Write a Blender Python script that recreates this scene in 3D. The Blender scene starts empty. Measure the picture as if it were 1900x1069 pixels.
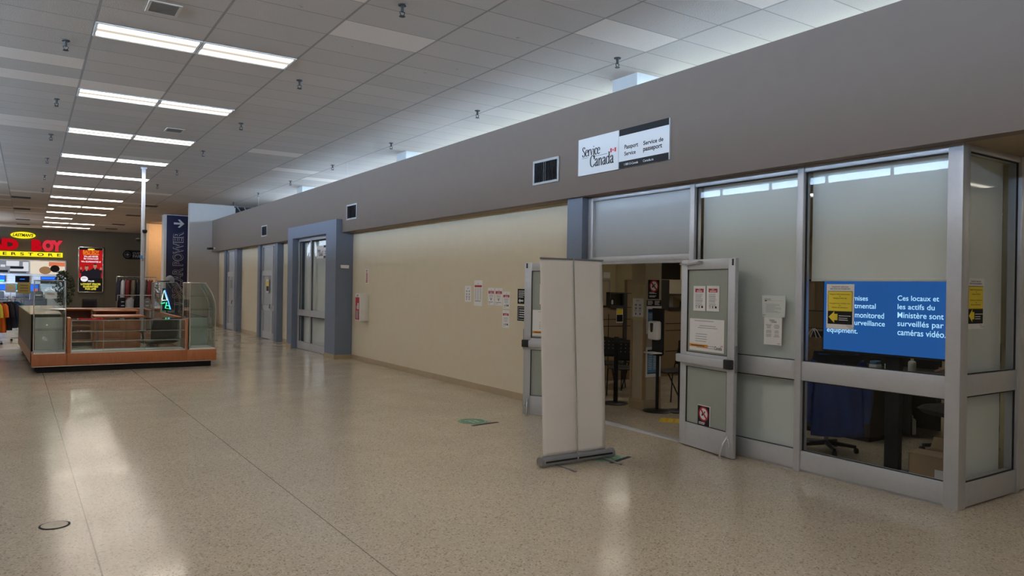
import bpy, bmesh, math, random
from mathutils import Vector, Matrix
random.seed(7)
SC = bpy.context.scene
COL = SC.collection
PI = math.pi

# ------------------------------------------------------------------ camera
EYE = 1.75
CEIL = 4.87
cam_d = bpy.data.cameras.new('camera')
cam = bpy.data.objects.new('camera', cam_d)
COL.objects.link(cam)
cam_d.sensor_width = 36.0
cam_d.lens = 36.0 * 1357.0 / 1900.0
cam_d.clip_start = 0.05
cam_d.clip_end = 300
yaw, pit, rol = 0.5846649, -0.001015, 0.01602
fw = Vector((math.sin(yaw) * math.cos(pit), math.cos(yaw) * math.cos(pit), math.sin(pit)))
rt = Vector((math.cos(yaw), -math.sin(yaw), 0))
up = rt.cross(fw)
r2 = rt * math.cos(rol) + up * math.sin(rol)
u2 = up * math.cos(rol) - rt * math.sin(rol)
cam.matrix_world = Matrix(((r2.x, u2.x, -fw.x, 0), (r2.y, u2.y, -fw.y, 0), (r2.z, u2.z, -fw.z, EYE), (0, 0, 0, 1)))
SC.camera = cam

# ------------------------------------------------------------------ sky, view
SKY = 44.0         # bright overcast sky outside the clerestory windows
LAMP = 12.0        # ceiling fixtures of the mall corridor
world = bpy.data.worlds.new('overcast_sky')
SC.world = world
world.use_nodes = True
wb = world.node_tree.nodes['Background']
wb.inputs[0].default_value = (0.53, 0.72, 1.0, 1)
wb.inputs[1].default_value = SKY
SC.view_settings.view_transform = 'Standard'
SC.view_settings.look = 'None'
SC.view_settings.gamma = 1.0
SC.view_settings.exposure = 0.28
SC.view_settings.use_curve_mapping = False
SC.cycles.caustics_reflective = False
SC.cycles.caustics_refractive = False
SC.cycles.max_bounces = 10
SC.cycles.diffuse_bounces = 5
SC.cycles.transparent_max_bounces = 24
SC.cycles.sample_clamp_indirect = 6.0

def portal(name, loc, rot, sx, sy):
    l = bpy.data.lights.new(name, 'AREA')
    l.shape = 'RECTANGLE'; l.size = sx; l.size_y = sy
    l.cycles.is_portal = True
    o = bpy.data.objects.new(name, l)
    COL.objects.link(o); o.location = loc; o.rotation_euler = rot
    return o
WY0, WY1, WZ0, WZ1 = -9.0, 30.9, 3.25, 4.86     # clerestory window strips, both sides of the corridor
XR, XL = 8.5, -3.9
for s, x in ((1, XR + .06), (-1, XL - .06)):
    # area light shines along -Z; turn it to face into the corridor
    portal('sky_portal', (x, (WY0 + WY1) / 2, (WZ0 + WZ1) / 2), (0, PI / 2 * s, 0), WZ1 - WZ0, WY1 - WY0)

# ------------------------------------------------------------------ materials
MATS = {}
def nodes_of(name):
    m = bpy.data.materials.new(name); m.use_nodes = True
    nt = m.node_tree
    return m, nt, nt.nodes, nt.links, nt.nodes['Principled BSDF']
def mat(name, col, rough=.5, metal=0., spec=.5, coat=0., var=.05, scale=6., bump=0., bscale=60., emit=0.):
    m, nt, N, L, b = nodes_of(name)
    tc = N.new('ShaderNodeTexCoord')
    nz = N.new('ShaderNodeTexNoise'); nz.inputs['Scale'].default_value = scale; nz.inputs['Detail'].default_value = 4
    L.new(tc.outputs['Object'], nz.inputs['Vector'])
    mp = N.new('ShaderNodeMapRange')
    mp.inputs['To Min'].default_value = 1 - var * 2; mp.inputs['To Max'].default_value = 1 + var * 2
    L.new(nz.outputs['Fac'], mp.inputs['Value'])
    mx = N.new('ShaderNodeVectorMath'); mx.operation = 'SCALE'
    mx.inputs[0].default_value = col[:3]
    L.new(mp.outputs['Result'], mx.inputs['Scale'])
    L.new(mx.outputs['Vector'], b.inputs['Base Color'])
    b.inputs['Roughness'].default_value = rough
    b.inputs['Metallic'].default_value = metal
    b.inputs['Specular IOR Level'].default_value = spec
    b.inputs['Coat Weight'].default_value = coat
    b.inputs['Coat Roughness'].default_value = .08
    if emit:
        L.new(mx.outputs['Vector'], b.inputs['Emission Color'])
        b.inputs['Emission Strength'].default_value = emit
    if bump:
        n2 = N.new('ShaderNodeTexNoise'); n2.inputs['Scale'].default_value = bscale; n2.inputs['Detail'].default_value = 3
        L.new(tc.outputs['Object'], n2.inputs['Vector'])
        bp = N.new('ShaderNodeBump'); bp.inputs['Strength'].default_value = bump; bp.inputs['Distance'].default_value = .01
        L.new(n2.outputs['Fac'], bp.inputs['Height']); L.new(bp.outputs['Normal'], b.inputs['Normal'])
    MATS[name] = m
    return m
def glass(name, tint, strength=1.0, rough=0.0):
    m, nt, N, L, b = nodes_of(name)
    N.remove(b)
    out = N['Material Output']
    lw = N.new('ShaderNodeLayerWeight'); lw.inputs['Blend'].default_value = .5
    pw = N.new('ShaderNodeMath'); pw.operation = 'POWER'; pw.inputs[1].default_value = 5
    L.new(lw.outputs['Facing'], pw.inputs[0])
    ma = N.new('ShaderNodeMath'); ma.operation = 'MULTIPLY_ADD'; ma.inputs[1].default_value = .95 * strength; ma.inputs[2].default_value = .043 * strength
    L.new(pw.outputs[0], ma.inputs[0]); ma.use_clamp = True
    nz = N.new('ShaderNodeTexNoise'); nz.inputs['Scale'].default_value = 1.2
    mr = N.new('ShaderNodeMapRange'); mr.inputs['To Min'].default_value = .97; mr.inputs['To Max'].default_value = 1.0
    L.new(nz.outputs['Fac'], mr.inputs['Value'])
    vm = N.new('ShaderNodeVectorMath'); vm.operation = 'SCALE'; vm.inputs[0].default_value = tint
    L.new(mr.outputs['Result'], vm.inputs['Scale'])
    tr = N.new('ShaderNodeBsdfTransparent'); L.new(vm.outputs['Vector'], tr.inputs['Color'])
    gl = N.new('ShaderNodeBsdfGlossy'); gl.inputs['Roughness'].default_value = rough
    mx = N.new('ShaderNodeMixShader')
    L.new(ma.outputs[0], mx.inputs[0]); L.new(tr.outputs[0], mx.inputs[1]); L.new(gl.outputs[0], mx.inputs[2])
    L.new(mx.outputs[0], out.inputs['Surface'])
    MATS[name] = m
    return m
def math_node(N, L, op, a, b=None, c=None):
    n = N.new('ShaderNodeMath'); n.operation = op
    for i, v in enumerate((a, b, c)):
        if v is None: continue
        if isinstance(v, (int, float)): n.inputs[i].default_value = v
        else: L.new(v, n.inputs[i])
    return n.outputs[0]
def cells(N, L, coord, period, offset, width):
    """-> (cell index, 1 on the joint line)"""
    v = math_node(N, L, 'DIVIDE', math_node(N, L, 'SUBTRACT', coord, offset), period)
    idx = math_node(N, L, 'FLOOR', v)
    fr = math_node(N, L, 'SUBTRACT', v, idx)
    d = math_node(N, L, 'MINIMUM', fr, math_node(N, L, 'SUBTRACT', 1.0, fr))
    return idx, math_node(N, L, 'LESS_THAN', d, width / period / 2)

def make_ceiling():
    m, nt, N, L, b = nodes_of('acoustic_ceiling_tiles')
    g = N.new('ShaderNodeNewGeometry'); sp = N.new('ShaderNodeSeparateXYZ'); L.new(g.outputs['Position'], sp.inputs[0])
    ix, lx = cells(N, L, sp.outputs['X'], 1.2195, .637, .030)
    iy, ly = cells(N, L, sp.outputs['Y'], .6098, 7.08, .016)
    cb = N.new('ShaderNodeCombineXYZ'); L.new(ix, cb.inputs[0]); L.new(iy, cb.inputs[1])
    wn = N.new('ShaderNodeTexWhiteNoise'); wn.noise_dimensions = '2D'; L.new(cb.outputs[0], wn.inputs['Vector'])
    pale = math_node(N, L, 'GREATER_THAN', wn.outputs['Value'], .945)
    var = math_node(N, L, 'MULTIPLY_ADD', wn.outputs['Value'], .10, .95)
    nz = N.new('ShaderNodeTexNoise'); nz.inputs['Scale'].default_value = 90; nz.inputs['Detail'].default_value = 2
    L.new(g.outputs['Position'], nz.inputs['Vector'])
    pit = math_node(N, L, 'MULTIPLY_ADD', nz.outputs['Fac'], .16, .92)
    st = N.new('ShaderNodeTexNoise'); st.inputs['Scale'].default_value = 7; st.inputs['Detail'].default_value = 3
    L.new(g.outputs['Position'], st.inputs['Vector'])
    stain = math_node(N, L, 'GREATER_THAN', st.outputs['Fac'], .735)
    k = math_node(N, L, 'MULTIPLY', math_node(N, L, 'MULTIPLY', var, pit), math_node(N, L, 'MULTIPLY_ADD', pale, .30, .80))
    k = math_node(N, L, 'MULTIPLY', k, math_node(N, L, 'MULTIPLY_ADD', stain, -.30, 1.0))
    sc = N.new('ShaderNodeVectorMath'); sc.operation = 'SCALE'; sc.inputs[0].default_value = (.575, .50, .43)
    L.new(k, sc.inputs['Scale'])
    # the joints stop where the smooth ceiling by the store begins
    far = math_node(N, L, 'LESS_THAN', sp.outputs['Y'], 34.0)
    line = math_node(N, L, 'MULTIPLY', math_node(N, L, 'MAXIMUM', lx, ly), math_node(N, L, 'MULTIPLY_ADD', far, .6, .4))
    mx = N.new('ShaderNodeMix'); mx.data_type = 'RGBA'
    L.new(math_node(N, L, 'MULTIPLY', line, .62), mx.inputs['Factor']); L.new(sc.outputs[0], mx.inputs['A']); mx.inputs['B'].default_value = (.16, .14, .12, 1)
    L.new(mx.outputs['Result'], b.inputs['Base Color'])
    b.inputs['Roughness'].default_value = .9; b.inputs['Specular IOR Level'].default_value = .2
    bp = N.new('ShaderNodeBump'); bp.inputs['Strength'].default_value = .5; bp.inputs['Distance'].default_value = .008
    L.new(math_node(N, L, 'SUBTRACT', nz.outputs['Fac'], math_node(N, L, 'MULTIPLY', line, -1.5)), bp.inputs['Height'])
    L.new(bp.outputs['Normal'], b.inputs['Normal'])
    MATS['ceiling'] = m
def make_floor():
    m, nt, N, L, b = nodes_of('polished_terrazzo')
    g = N.new('ShaderNodeNewGeometry'); sp = N.new('ShaderNodeSeparateXYZ'); L.new(g.outputs['Position'], sp.inputs[0])
    vo = N.new('ShaderNodeTexVoronoi'); vo.voronoi_dimensions = '2D'; vo.inputs['Scale'].default_value = 95; L.new(g.outputs['Position'], vo.inputs['Vector'])
    rmp = N.new('ShaderNodeValToRGB'); L.new(vo.outputs['Color'], rmp.inputs['Fac'])
    rmp.color_ramp.interpolation = 'CONSTANT'
    e = rmp.color_ramp.elements
    e[0].position = 0; e[0].color = (.33, .275, .21, 1)
    e[1].position = .18; e[1].color = (.54, .465, .37, 1)
    for p, c in ((.5, (.51, .44, .34, 1)), (.72, (.62, .545, .44, 1)), (.9, (.45, .385, .30, 1))):
        x = e.new(p); x.color = c
    nz = N.new('ShaderNodeTexNoise'); nz.inputs['Scale'].default_value = .9; nz.inputs['Detail'].default_value = 5
    L.new(g.outputs['Position'], nz.inputs['Vector'])
    k = math_node(N, L, 'MULTIPLY_ADD', nz.outputs['Fac'], .22, .89)
    sc = N.new('ShaderNodeVectorMath'); sc.operation = 'SCALE'; L.new(rmp.outputs['Color'], sc.inputs[0]); L.new(k, sc.inputs['Scale'])
    _, jx = cells(N, L, math_node(N, L, 'MULTIPLY_ADD', sp.outputs['Y'], .012, sp.outputs['X']), 1.47, .45 - 1.47, .009)
    _, jy = cells(N, L, sp.outputs['Y'], 12.2, 1.5, .006)
    near = math_node(N, L, 'LESS_THAN', sp.outputs['X'], 2.6)
    mx = N.new('ShaderNodeMix'); mx.data_type = 'RGBA'
    L.new(math_node(N, L, 'MULTIPLY', math_node(N, L, 'MAXIMUM', math_node(N, L, 'MULTIPLY', jx, near), jy), .6), mx.inputs['Factor'])
    L.new(sc.outputs[0], mx.inputs['A']); mx.inputs['B'].default_value = (.07, .055, .04, 1)
    L.new(mx.outputs['Result'], b.inputs['Base Color'])
    n2 = N.new('ShaderNodeTexNoise'); n2.inputs['Scale'].default_value = 1.6; n2.inputs['Detail'].default_value = 6
    L.new(g.outputs['Position'], n2.inputs['Vector'])
    mr = N.new('ShaderNodeMapRange'); mr.inputs['From Min'].default_value = .3; mr.inputs['From Max'].default_value = .7
    mr.inputs['To Min'].default_value = .09; mr.inputs['To Max'].default_value = .22
    L.new(n2.outputs['Fac'], mr.inputs['Value']); L.new(mr.outputs['Result'], b.inputs['Roughness'])
    b.inputs['Specular IOR Level'].default_value = .42
    n3 = N.new('ShaderNodeTexNoise'); n3.inputs['Scale'].default_value = 2.2; n3.inputs['Detail'].default_value = 2
    L.new(g.outputs['Position'], n3.inputs['Vector'])
    bp = N.new('ShaderNodeBump'); bp.inputs['Strength'].default_value = .10; bp.inputs['Distance'].default_value = .0025
    L.new(n3.outputs['Fac'], bp.inputs['Height']); L.new(bp.outputs['Normal'], b.inputs['Normal'])
    MATS['floor'] = m
def make_wood(name, c1, c2, rough=.35, scale=14):
    m, nt, N, L, b = nodes_of(name)
    tc = N.new('ShaderNodeTexCoord'); mpg = N.new('ShaderNodeMapping'); mpg.inputs['Scale'].default_value = (6, 6, .5)
    L.new(tc.outputs['Object'], mpg.inputs['Vector'])
    nz = N.new('ShaderNodeTexNoise'); nz.inputs['Scale'].default_value = scale; nz.inputs['Detail'].default_value = 6; nz.inputs['Distortion'].default_value = .6
    L.new(mpg.outputs[0], nz.inputs['Vector'])
    r = N.new('ShaderNodeValToRGB'); r.color_ramp.elements[0].position = .3; r.color_ramp.elements[1].position = .7
    r.color_ramp.elements[0].color = (*c1, 1); r.color_ramp.elements[1].color = (*c2, 1)
    L.new(nz.outputs['Fac'], r.inputs['Fac']); L.new(r.outputs['Color'], b.inputs['Base Color'])
    b.inputs['Roughness'].default_value = rough
    MATS[name] = m
def make_lamp(name, col, strength, y_axis='Y'):
    """prismatic diffuser with two tubes behind it"""
    m, nt, N, L, b = nodes_of(name)
    N.remove(b)
    tc = N.new('ShaderNodeTexCoord'); sp = N.new('ShaderNodeSeparateXYZ'); L.new(tc.outputs['Object'], sp.inputs[0])
    a = math_node(N, L, 'ABSOLUTE', sp.outputs[y_axis])                     # 0 at the middle, .28 at the edge
    d = math_node(N, L, 'ABSOLUTE', math_node(N, L, 'SUBTRACT', a, .15))
    g = math_node(N, L, 'POWER', 2.718, math_node(N, L, 'MULTIPLY', math_node(N, L, 'MULTIPLY', d, d), -420.0))
    s = math_node(N, L, 'MULTIPLY_ADD', g, strength * 2.0, strength * .045)
    em = N.new('ShaderNodeEmission'); em.inputs['Color'].default_value = (*col, 1); L.new(s, em.inputs['Strength'])
    L.new(em.outputs[0], N['Material Output'].inputs['Surface'])
    MATS[name] = m
def emission(name, col, strength):
    m, nt, N, L, b = nodes_of(name)
    N.remove(b)
    tc = N.new('ShaderNodeTexCoord'); nz = N.new('ShaderNodeTexNoise'); nz.inputs['Scale'].default_value = 3
    L.new(tc.outputs['Object'], nz.inputs['Vector'])
    s = math_node(N, L, 'MULTIPLY_ADD', nz.outputs['Fac'], strength * .12, strength * .94)
    em = N.new('ShaderNodeEmission'); em.inputs['Color'].default_value = (*col, 1); L.new(s, em.inputs['Strength'])
    L.new(em.outputs[0], N['Material Output'].inputs['Surface'])
    MATS[name] = m

make_ceiling(); make_floor()
make_wood('cherry', (.36, .115, .042), (.46, .165, .065))
make_wood('cherry_shaded', (.20, .065, .03), (.26, .09, .042))  # cherry with the shade of the open bay put into its colour
make_wood('partition_tan', (.24, .165, .095), (.28, .20, .12), .6)
make_lamp('lamp_panel', (1.0, .90, .77), LAMP)
make_lamp('office_lamp_panel', (1.0, .92, .78), 5.0)
make_lamp('store_lamp_panel', (1.0, .97, .93), 16)
mat('cream_wall', (.68, .61, .475), .75, bump=.08, bscale=220, var=.02)
mat('taupe_wall', (.182, .141, .116), .8, bump=.10, bscale=200, var=.02)
mat('soffit_paint', (.33, .26, .17), .8)
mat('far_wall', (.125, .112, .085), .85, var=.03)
mat('peach_wall', (.62, .47, .32), .8)
mat('grey_wall', (.43, .40, .375), .8, var=.02)
mat('left_wall_paint', (.48, .45, .40), .8)
mat('office_wall', (.52, .45, .28), .8)
mat('office_column', (.46, .40, .29), .75)
mat('slate_blue', (.175, .215, .30), .6, var=.02)
mat('vinyl_base', (.40, .31, .20), .45)
mat('aluminium', (.56, .575, .62), .42, metal=.45, var=.03, scale=20)
mat('aluminium_dark', (.30, .30, .32), .4, metal=.6)
mat('chrome', (.75, .76, .78), .15, metal=1.0, var=.01)
mat('black_plastic', (.012, .012, .013), .4)
mat('black_matte', (.010, .010, .011), .8)
mat('black_fabric', (.018, .018, .020), .9, bump=.2, bscale=300)
mat('black_leather', (.022, .023, .025), .38, bump=.3, bscale=60)
mat('dark_panel', (.040, .036, .034), .6)
mat('rubber', (.02, .02, .02), .7)
mat('white_paint', (.78, .78, .77), .5)
mat('white_plastic', (.80, .80, .80), .3)
mat('paper', (.80, .80, .82), .7, var=.02)
mat('paper_pale', (.66, .70, .70), .7, var=.02)
mat('banner_fabric', (.88, .85, .83), .75, var=.025, scale=2.5, bump=.05, bscale=8)
mat('ink', (.012, .012, .014), .55, spec=.2)
mat('ink_grey', (.30, .31, .34), .7)
mat('ink_red', (.40, .012, .028), .6)
mat('flag_red', (.62, .02, .03), .5)
mat('ink_yellow', (.80, .62, .035), .6)
mat('ink_orange', (.75, .30, .03), .6)
mat('ink_blue', (.10, .28, .55), .6)
mat('sign_white', (.66, .67, .69), .35, var=.01)
mat('frosted_blind', (.80, .83, .84), .8, var=.03, scale=1.5)
mat('frosted_film', (.42, .46, .50), .45, coat=.08, var=.02)
mat('sea_glass_film', (.33, .37, .335), .35, coat=.4, var=.03)
mat('decal_green', (.14, .30, .19), .5)
mat('decal_pale', (.45, .60, .50), .5)
mat('decal_yellow', (.75, .55, .05), .5)
mat('navy', (.018, .020, .075), .55)
mat('cloth_yellow', (.72, .62, .06), .85)
mat('cloth_orange', (.80, .17, .02), .85)
mat('cloth_teal', (.015, .12, .19), .85)
mat('cloth_black', (.014, .014, .02), .9)
mat('cloth_maroon', (.20, .02, .025), .85)
mat('cloth_white', (.60, .60, .64), .85)
mat('cloth_navy', (.03, .03, .06), .85)
mat('cloth_grey', (.22, .22, .23), .85)
mat('cloth_khaki', (.16, .13, .09), .85)
mat('denim', (.035, .06, .20), .85, bump=.3, bscale=40)
mat('cardboard', (.38, .26, .15), .8)
mat('kraft_paper', (.20, .13, .07), .85, var=.15, scale=30)
mat('leaf', (.035, .055, .022), .6, var=.2)
mat('bark', (.10, .07, .045), .9)
mat('sprinkler_metal', (.030, .028, .026), .6, spec=.25)
mat('diffuser_paint', (.50, .44, .37), .7)
mat('louvre_grey', (.17, .155, .14), .8)
mat('vent_paint', (.42, .43, .44), .5)
mat('vent_dark', (.03, .03, .032), .8)
mat('vent_grey', (.34, .35, .40), .6)
mat('skin', (.42, .21, .14), .55)
mat('hair', (.03, .02, .015), .6)
mat('steel_grey', (.33, .34, .37), .4, metal=.5)
mat('smoked_mirror', (.013,.012,.011), .34, spec=.3)
mat('pier_paint', (.42, .42, .41), .6)
mat('floor_cover', (.47, .41, .33), .35)
mat('showroom_wall', (.62, .63, .66), .6)
mat('showroom_floor', (.40, .36, .30), .4)
mat('sofa', (.045, .042, .045), .7)
mat('gold_card', (.38, .29, .07), .6)
mat('roof_gravel', (.62, .62, .62), .9)
mat('exterior_ground', (.5, .5, .5), .9)
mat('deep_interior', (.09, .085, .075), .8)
glass('clear_glass', (.965, .98, .975), .28)
glass('case_glass', (.94, .97, .955), .9)
glass('smoked_case_glass', (.30, .33, .33), 1.2)
emission('screen_blue', (.021, .115, .40), .62)
emission('screen_text', (.42, .72, 1.0), .95)
emission('sign_red', (.55, .004, .012), .75)
emission('sign_red_sheen', (.72, .035, .06), .75)  # paler copy of the sign red; reflections on the letters put into the colour
emission('sign_yellow', (1.0, .86, .02), .85)
emission('planet_white', (.72, .83, 1.0), 7.0)
emission('led_green', (.06, .95, .35), 1.6)
emission('led_blue', (.12, .40, 1.0), 1.8)
emission('led_white', (.75, 1.0, .75), 1.6)
emission('poster_red', (.50, .012, .012), .75)
emission('poster_black', (.012, .010, .010), .7)
emission('poster_white', (.95, .92, 1.0), .75)
emission('poster_yellow', (1.0, .85, .08), .75)
emission('poster_orange', (.95, .30, .03), .7)
emission('poster_skin', (.55, .26, .17), .6)
emission('poster_suit', (.018, .016, .022), .7)
emission('tv_blue', (.03, .17, .95), .9)
emission('tv_teal', (.05, .45, .55), .8)
emission('tv_black', (.008, .009, .012), .6)
emission('tv_orange', (.8, .22, .10), .7)
emission('picture_grey', (.20, .22, .26), .9)
emission('picture_pale', (.62, .64, .68), .9)
emission('picture_cream', (.78, .68, .55), .8)
emission('picture_brown', (.30, .17, .08), .8)
M = MATS
# ------------------------------------------------------------------ mesh building
class MB:
    """collects shapes and links them as ONE mesh object"""
    def __init__(s):
        s.bm = bmesh.new(); s.mi = 0
    def mat(s, i): s.mi = i; return s
    def _f(s, vs, smooth=False):
        try:
            f = s.bm.faces.new(vs); f.material_index = s.mi; f.smooth = smooth
            return f
        except ValueError: return None
    def box(s, x0, x1, y0, y1, z0, z1, bev=0.0):
        x0, x1 = min(x0, x1), max(x0, x1); y0, y1 = min(y0, y1), max(y0, y1); z0, z1 = min(z0, z1), max(z0, z1)
        v = [s.bm.verts.new(p) for p in ((x0,y0,z0),(x1,y0,z0),(x1,y1,z0),(x0,y1,z0),(x0,y0,z1),(x1,y0,z1),(x1,y1,z1),(x0,y1,z1))]
        fs = [s._f([v[i] for i in q]) for q in ((3,2,1,0),(4,5,6,7),(0,1,5,4),(1,2,6,5),(2,3,7,6),(3,0,4,7))]
        if bev:
            ed = list({e for f in fs for e in f.edges})
            r = bmesh.ops.bevel(s.bm, geom=ed, offset=bev, segments=2, affect='EDGES', profile=.5)
            for f in r['faces']: f.material_index = s.mi; f.smooth = True
        return s
    def prism(s, pts, axis, a0, a1, smooth=False):
        """pts: 2D outline; extruded along axis 'x','y' or 'z' from a0 to a1"""
        def P(p, a):
            return {'x': (a, p[0], p[1]), 'y': (p[0], a, p[1]), 'z': (p[0], p[1], a)}[axis]
        lo = [s.bm.verts.new(P(p, a0)) for p in pts]; hi = [s.bm.verts.new(P(p, a1)) for p in pts]
        n = len(pts)
        s._f(lo[::-1]); s._f(hi)
        for i in range(n): s._f([lo[i], lo[(i+1) % n], hi[(i+1) % n], hi[i]], smooth)
        return s
    def tube(s, path, r, n=8, closed=False, cap=True):
        path = [Vector(p) for p in path]; k = len(path)
        rr = r if isinstance(r, (list, tuple)) else [r] * k
        rings = []; ref = None
        for i, p in enumerate(path):
            if closed: t = path[(i+1) % k] - path[i-1]
            else: t = path[min(i+1, k-1)] - path[max(i-1, 0)]
            t.normalize()
            if ref is None:
                ref = Vector((0,0,1)) if abs(t.z) < .9 else Vector((1,0,0))
            a = t.cross(ref).normalized(); b = a.cross(t).normalized(); ref = b
            rings.append([s.bm.verts.new(p + (a * math.cos(2*PI*j/n) + b * math.sin(2*PI*j/n)) * rr[i]) for j in range(n)])
        for i in range(k if closed else k-1):
            A, B = rings[i], rings[(i+1) % k]
            for j in range(n): s._f([A[j], B[j], B[(j+1) % n], A[(j+1) % n]], True)
        if cap and not closed: s._f(rings[0]); s._f(rings[-1][::-1])
        return s
    def lathe(s, prof, cx=0, cy=0, z0=0, n=24, axis='z'):
        """prof: (radius, height) from bottom to top"""
        rings = []
        for r, h in prof:
            ring = []
            for j in range(n):
                a = 2*PI*j/n; u, w = r*math.cos(a), r*math.sin(a)
                ring.append(s.bm.verts.new({'z': (cx+u, cy+w, z0+h), 'x': (z0+h, cx+u, cy+w), 'y': (cx+w, z0+h, cy+u)}[axis]))
            rings.append(ring)
        for A, B in zip(rings, rings[1:]):
            for j in range(n): s._f([A[j], A[(j+1) % n], B[(j+1) % n], B[j]], True)
        s._f(rings[0][::-1]); s._f(rings[-1])
        return s
    def grid(s, fn, nu, nv, smooth=True):
        g = [[s.bm.verts.new(fn(i / nu, j / nv)) for j in range(nv+1)] for i in range(nu+1)]
        for i in range(nu):
            for j in range(nv): s._f([g[i][j], g[i+1][j], g[i+1][j+1], g[i][j+1]], smooth)
        return s
    # flat art in the local x/y plane at height z
    def rect(s, x0, y0, x1, y1, z=0):
        s._f([s.bm.verts.new(p) for p in ((x0,y0,z),(x1,y0,z),(x1,y1,z),(x0,y1,z))]); return s
    def poly(s, pts, z=0):
        s._f([s.bm.verts.new((*p, z)) for p in pts]); return s
    def disc(s, cx, cy, r, z=0, n=28, ry=None):
        return s.poly([(cx + r*math.cos(2*PI*i/n), cy + (ry or r)*math.sin(2*PI*i/n)) for i in range(n)], z)
    def ring(s, cx, cy, r0, r1, z=0, n=32):
        a = [s.bm.verts.new((cx + r0*math.cos(2*PI*i/n), cy + r0*math.sin(2*PI*i/n), z)) for i in range(n)]
        b = [s.bm.verts.new((cx + r1*math.cos(2*PI*i/n), cy + r1*math.sin(2*PI*i/n), z)) for i in range(n)]
        for i in range(n): s._f([a[i], b[i], b[(i+1) % n], a[(i+1) % n]])
        return s
    def lines(s, x0, x1, y, n, pitch, th, z=0, ragged=.25, center=False):
        for i in range(n):
            w = (x1 - x0) * (1 - random.random() * ragged); yy = y - i * pitch
            a = (x0 + x1 - w) / 2 if center else x0
            s.rect(a, yy - th, a + w, yy, z)
        return s
    def text(s, txt, x0, y0, x1, y1, z=0, bold=0.0, shear=0.0, depth=0.0, keep=False, space=1.0, rot=False):
        cu = bpy.data.curves.new('t', 'FONT'); cu.body = txt; cu.size = 1; cu.offset = bold; cu.shear = shear; cu.space_character = space
        cu.resolution_u = 4
        if depth: cu.extrude = .5
        o = bpy.data.objects.new('t', cu); COL.objects.link(o)
        dg = bpy.context.evaluated_depsgraph_get()
        me = bpy.data.meshes.new_from_object(o.evaluated_get(dg))
        vs = [Vector(v.co) for v in me.vertices]
        if vs:
            if rot: vs = [Vector((-v.y, v.x, v.z)) for v in vs]          # reads upwards
            ax0, ax1 = min(v.x for v in vs), max(v.x for v in vs); ay0, ay1 = min(v.y for v in vs), max(v.y for v in vs)
            kx = (x1 - x0) / max(ax1 - ax0, 1e-6); ky = (y1 - y0) / max(ay1 - ay0, 1e-6)
            ox = x0
            if keep and kx > ky:
                ox = x0; kx = ky
            nv = [s.bm.verts.new((ox + (v.x - ax0) * kx, y0 + (v.y - ay0) * ky, z + (v.z + .5) * depth if depth else z)) for v in vs]
            for p in me.polygons: s._f([nv[i] for i in p.vertices])
        bpy.data.objects.remove(o); bpy.data.curves.remove(cu); bpy.data.meshes.remove(me)
        return s
    def stroke(s, pts, thick, thin, z=0, sm=10, curve=True):
        """broad-nib stroke: wide where it runs upright, thin where it runs level"""
        P = [Vector(p) for p in pts]
        if curve and len(P) > 2:
            Q = []
            for i in range(len(P) - 1):
                p0, p1, p2, p3 = P[max(i-1, 0)], P[i], P[i+1], P[min(i+2, len(P)-1)]
                for k in range(sm):
                    t = k / sm
                    Q.append(.5 * ((2*p1) + (p2-p0)*t + (2*p0-5*p1+4*p2-p3)*t*t + (3*p1-p0-3*p2+p3)*t**3))
            Q.append(P[-1]); P = Q
        prev = None
        for i, p in enumerate(P):
            d = (P[min(i+1, len(P)-1)] - P[max(i-1, 0)]).normalized()
            w = (thin + (thick - thin) * abs(d.y) ** 1.5) / 2; nn = Vector((-d.y, d.x)) * w
            a, b = s.bm.verts.new((*(p + nn), z)), s.bm.verts.new((*(p - nn), z))
            if prev: s._f([prev[1], b, a, prev[0]])
            prev = (a, b)
        return s
    def xform(s, M_): s.bm.transform(M_); return s
    def build(s, name, mats, parent=None, loc=None, kind=None, label=None, normals=True):
        me = bpy.data.meshes.new(name)
        if normals: bmesh.ops.recalc_face_normals(s.bm, faces=s.bm.faces)
        off = Vector((0,0,0))
        s.bm.to_mesh(me); s.bm.free()
        for m in (mats if isinstance(mats, (list, tuple)) else [mats]): me.materials.append(M[m])
        me.set_sharp_from_angle(angle=math.radians(42))
        o = bpy.data.objects.new(name, me); COL.objects.link(o)
        if parent is not None: o.parent = parent
        if loc is not None:                       # geometry was written in world space around loc
            me.transform(Matrix.Translation(-Vector(loc))); o.location = loc
        if kind: o['kind'] = kind
        if label: o['label'] = label
        return o
def flip_art(o):
    """faces of flat art look along +Z of their own frame"""
    for p in o.data.polygons:
        if p.normal.z < 0: p.flip()
    return o
def tag(o, label, cat, group=None, kind=None):
    o['label'] = label; o['category'] = cat
    if group: o['group'] = group
    if kind: o['kind'] = kind
    return o
def thing(name, label, cat, loc=(0,0,0), rz=0.0, group=None):
    o = bpy.data.objects.new(name, None); COL.objects.link(o)
    o.location = loc; o.rotation_euler = (0,0,rz); o.empty_display_size = .1
    return tag(o, label, cat, group)
def shell(name, kind='structure'):
    o = bpy.data.objects.new(name, None); COL.objects.link(o); o['kind'] = kind; return o
def dup(root, loc=None, rz=None, label=None):
    """a copy of a thing with copies of its parts and sub-parts"""
    r = root.copy(); COL.objects.link(r)
    if loc is not None: r.location = loc
    if rz is not None: r.rotation_euler = (0,0,rz)
    if label: r['label'] = label
    for ch in list(root.children):
        c = ch.copy(); COL.objects.link(c); c.parent = r
        for g in list(ch.children):
            d = g.copy(); COL.objects.link(d); d.parent = c
    return r
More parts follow.
